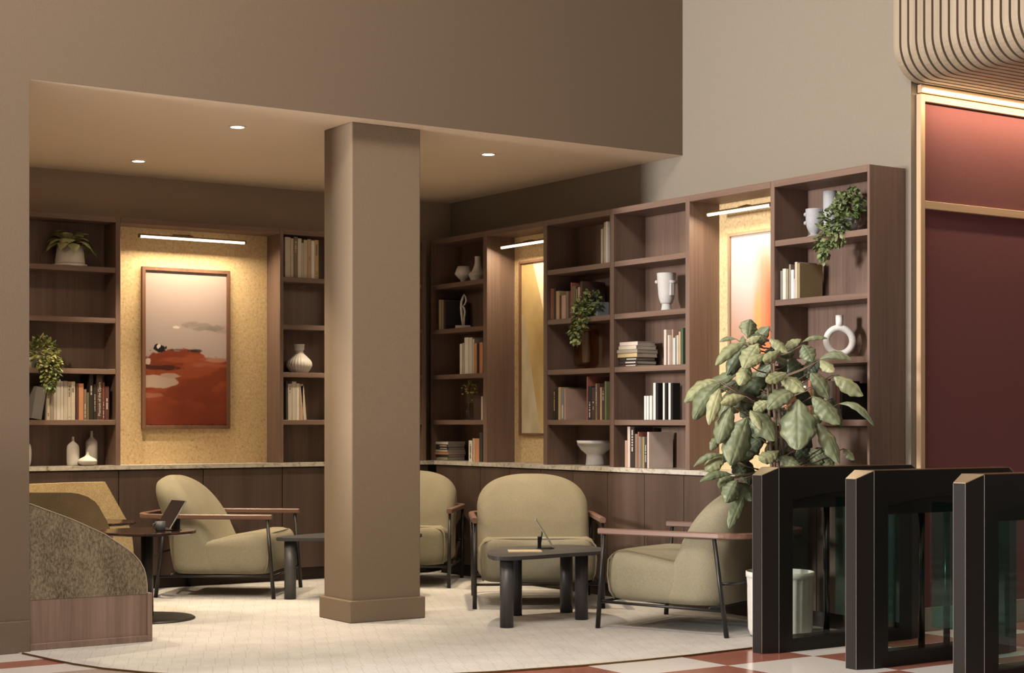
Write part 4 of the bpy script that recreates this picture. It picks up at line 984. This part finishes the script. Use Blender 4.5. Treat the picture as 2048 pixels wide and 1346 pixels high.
row('r',SHZ[2],.035,[(1101,1103.7,577.5,'tan'),(1103.9,1107.7,577.5,'rust'),(1107.9,1112,576.4,'dark grey',.2),(1112.3,1118.9,582.5,'yellow',.2),(1119.1,1122.8,591,'maroon',.12),(1123,1131.4,591,'pink',.14),(1131.6,1137,583,'taupe'),(1137.6,1141.1,582,'brown'),(1141.4,1143.4,565.5,'rust',.21),(1143.7,1151.5,573,'olive',.13,0,None,[(.08,.35,'w')]),(1151.7,1155.2,574,'dark brown',.14,0,None,[(.5,.95,'w')]),(1155.6,1160,574.5,'tan',.14),(1160.4,1164.8,563,'brown',.20)],'next to the trailing plant','books next to the trailing plant in the middle bookcase')
row('r',SHZ[0],.03,[(1105.8,1111.5,779,'dark brown',0,0,None,[(.3,.95,'g')]),(1112,1116.2,776,'dark brown'),(1116.7,1121.4,774.7,'yellow',.21),(1121.7,1128.3,781,'grey',.13,0,None,[(.05,.55,'w')]),(1128.5,1131.2,778,'pink',.245),(1173.5,1175.6,753,'rust',.25),(1175.8,1182.8,772.7,'navy',.14,0,None,[(.05,.55,'w')]),(1183.3,1189.8,775,'brown',.14,0,None,[(.3,.58,'w')]),(1190.6,1194.5,767,'taupe',.15,0,None,[(.4,.95,'w')]),(1194.7,1199.4,767,'brown'),(1200,1203.7,774.7,'tan'),(1203.9,1208.8,775,'brown',0,0,None,[(.6,.9,'w')]),(1209.4,1212.7,763,'green',.16)],'above the pedestal bowl','books above the pedestal bowl')
row('r',SHZ[1],.03,[(1327.7,1332.6,659.5,'blush',.16),(1335.5,1339.3,670.5,'blush',.12),(1339.5,1343.6,670.5,'stone',.13),(1343.8,1346.3,659,'pink',.15),(1346.5,1350,676,'white',.11),(1350.2,1353,672,'grey'),(1353.2,1357,670.5,'cream'),(1357.2,1361.2,663.5,'tan'),(1361.5,1366.2,656.4,'dark green',.16)],'upright below the face vase','upright books below the face vase')
row('r',SHZ[0],.06,[(1288.2,1292.3,792,'white',.04),(1293.1,1297.5,792,'white',.04),(1299.3,1304,791.5,'white',.04),(1306.5,1311.2,766,'white',.012),(1311.4,1316.6,766.2,'black',.06),(1325.7,1329.3,766,'white',.012),(1329.6,1334,766.2,'black',.05),(1336.9,1341.2,766,'white',.012),(1341.4,1346,766.2,'black',.06)],'of the glossy white and black set','glossy white and black books on the fourth shelf')
row('r',SLAB,.035,[(1249.8,1254.6,881,'pink',.15),(1254.8,1260.3,853.5,'blush',.17),(1260.5,1268.6,854,'dark brown',.16,0,None,[(.4,.95,'w')]),(1269.8,1275.4,868,'taupe',.15),(1275.7,1277.6,864,'rust',.19),(1277.8,1281.2,873,'grey',.13),(1281.4,1284.5,874,'olive',.13),(1284.7,1288.9,874,'gold',.13),(1289.1,1293.8,876,'dark grey',.13,0,None,[(.2,.8,'w')]),(1294.4,1298,864,'blush',.205)],'on the counter under the face vase','books on the counter under the face vase')
row('r',SHZ[2],.04,[(1560.8,1565,542,'grey',.12),(1565.2,1572.1,538,'ivory',.13),(1572.3,1576.8,538.5,'stone',.13),(1577.9,1581.8,529.3,'stone',.14),(1582,1587.6,540,'white',.12),(1587.8,1589.3,558,'white',.1),(1589.6,1594.8,524.5,'cream',.16),(1595,1599.8,526.7,'gold',.185)],'on the second shelf of the end bookcase','books on the second shelf of the end bookcase')
row('r',SHZ[0],.035,[(1556,1561,790,'white',.12),(1561.4,1567,786,'cream',.12),(1567.4,1573,792,'orange',.12),(1600,1606,762,'cream',.12),(1606.5,1612,772,'white',.12),(1616,1622,757,'rust',.16),(1622.4,1629,768,'olive',.15),(1648,1654,761.5,'blush',.12),(1664.8,1672,762,'brown',.16,0,None,[(.2,.4,'w')]),(1672.4,1680,762,'maroon',.16),(1681.5,1685,766,'black',.20)],'behind the tall plant leaves','books behind the tall plant')
def stack(wall,u,d,z,specs,where,group,L,D,turn=0):
    x,y=shelfpt(wall,u,d); zz=z+.0005
    for i,(col,th,dl,dd,mk_) in enumerate(specs):
        bm=BM(); c=.002; l=L+dl; q=D+dd
        box(bm,-l/2,l/2,-q/2,q/2,0,c); box(bm,-l/2,l/2,-q/2,q/2,th-c,th); box(bm,-l/2,l/2,-q/2,-q/2+c,0,th)
        o=obj('book',bm,bmat(col)); o.location=(x,y,zz); o.rotation_euler=(0,0,-PI/2+turn+((i*37)%5-2)*.02)
        n=len(specs); k=n-1-i
        tag(o,f'{col} book, {ORD[k]} from top of the flat stack {where}','book',group)
        obj('pages',bx(-l/2+.003,l/2-.003,-q/2+c,q/2-.003,c,th-c),PAGES,o)
        if mk_:
            bm=BM(); rr=random.Random(i); a=-l*.12
            while a<l*.40: box(bm,a,a+.007,-q/2-.0005,-q/2+.0005,th*.3,th*.7); a+=.0095
            obj('spine_lettering',bm,plain('ink_w',(.62,.58,.52),.6),o)
        zz+=th+.0004
stack('r',1275,.12,SHZ[1],[('brown',.0165,0,.0,1),('dark brown',.023,0,.01,1),('dark brown',.022,-.01,-.005,1),('yellow',.028,.015,.015,0),('stone',.024,.015,.025,0),('cream',.026,.0,.01,0),('blush',.026,-.005,-.005,0)],'under the face vase','stacked books under the face vase',.19,.165,.05)
stack('r',900,.13,SLAB,[('stone',.026,0,.0,0),('dark grey',.018,0,.0,0),('orange',.022,.005,.01,0),('cream',.018,.0,.01,0),('dark grey',.019,-.005,-.0,1),('maroon',.021,0,.0,1),('ivory',.022,.005,.005,0)],'right of the column','stacked books on the counter right of the column',.185,.165,.05)
# ---------------------------------------------------------------- light, camera
w=bpy.data.worlds.new('World'); SC.world=w; w.use_nodes=True
bg=w.node_tree.nodes['Background']; bg.inputs[0].default_value=(1.0,.92,.82,1); bg.inputs[1].default_value=.20
def area(name,loc,target,sx,sy,e,col):
    l=bpy.data.lights.new(name,'AREA'); l.shape='RECTANGLE'; l.size=sx; l.size_y=sy; l.energy=e; l.color=col
    o=bpy.data.objects.new(name,l); COL.objects.link(o); o.location=loc; d=Vector(target)-Vector(loc); o.rotation_euler=d.to_track_quat('-Z','Y').to_euler(); return o
area('daylight_window',(-6.0,7.5,2.4),(7.0,7.3,2.3),1.4,1.7,1900,(1.0,.94,.87))
area('lobby_fill',(2.2,5.2,6.0),(2.4,5.4,0),2.4,1.5,330,(1.0,.93,.84))  # unseen fill light added to brighten the lobby floor and carpet
cam=bpy.data.cameras.new('Camera'); cam.sensor_width=36; cam.lens=F_/2048*36; cam.shift_x=-(CX-1024)/2048; cam.shift_y=(V0-673)/2048; cam.clip_end=60
co=bpy.data.objects.new('Camera',cam); COL.objects.link(co); co.location=(0,0,1.2); co.rotation_euler=(PI/2,0,D2(YAW-90)); SC.camera=co
SC.view_settings.view_transform='Standard'; SC.view_settings.look='None'; SC.view_settings.exposure=0; SC.view_settings.gamma=1; SC.view_settings.use_curve_mapping=False
SC.cycles.use_denoising=True
try: SC.cycles.denoiser='OPENIMAGEDENOISE'
except Exception: pass
SC.cycles.max_bounces=8; SC.cycles.transparent_max_bounces=12; SC.cycles.sample_clamp_indirect=6
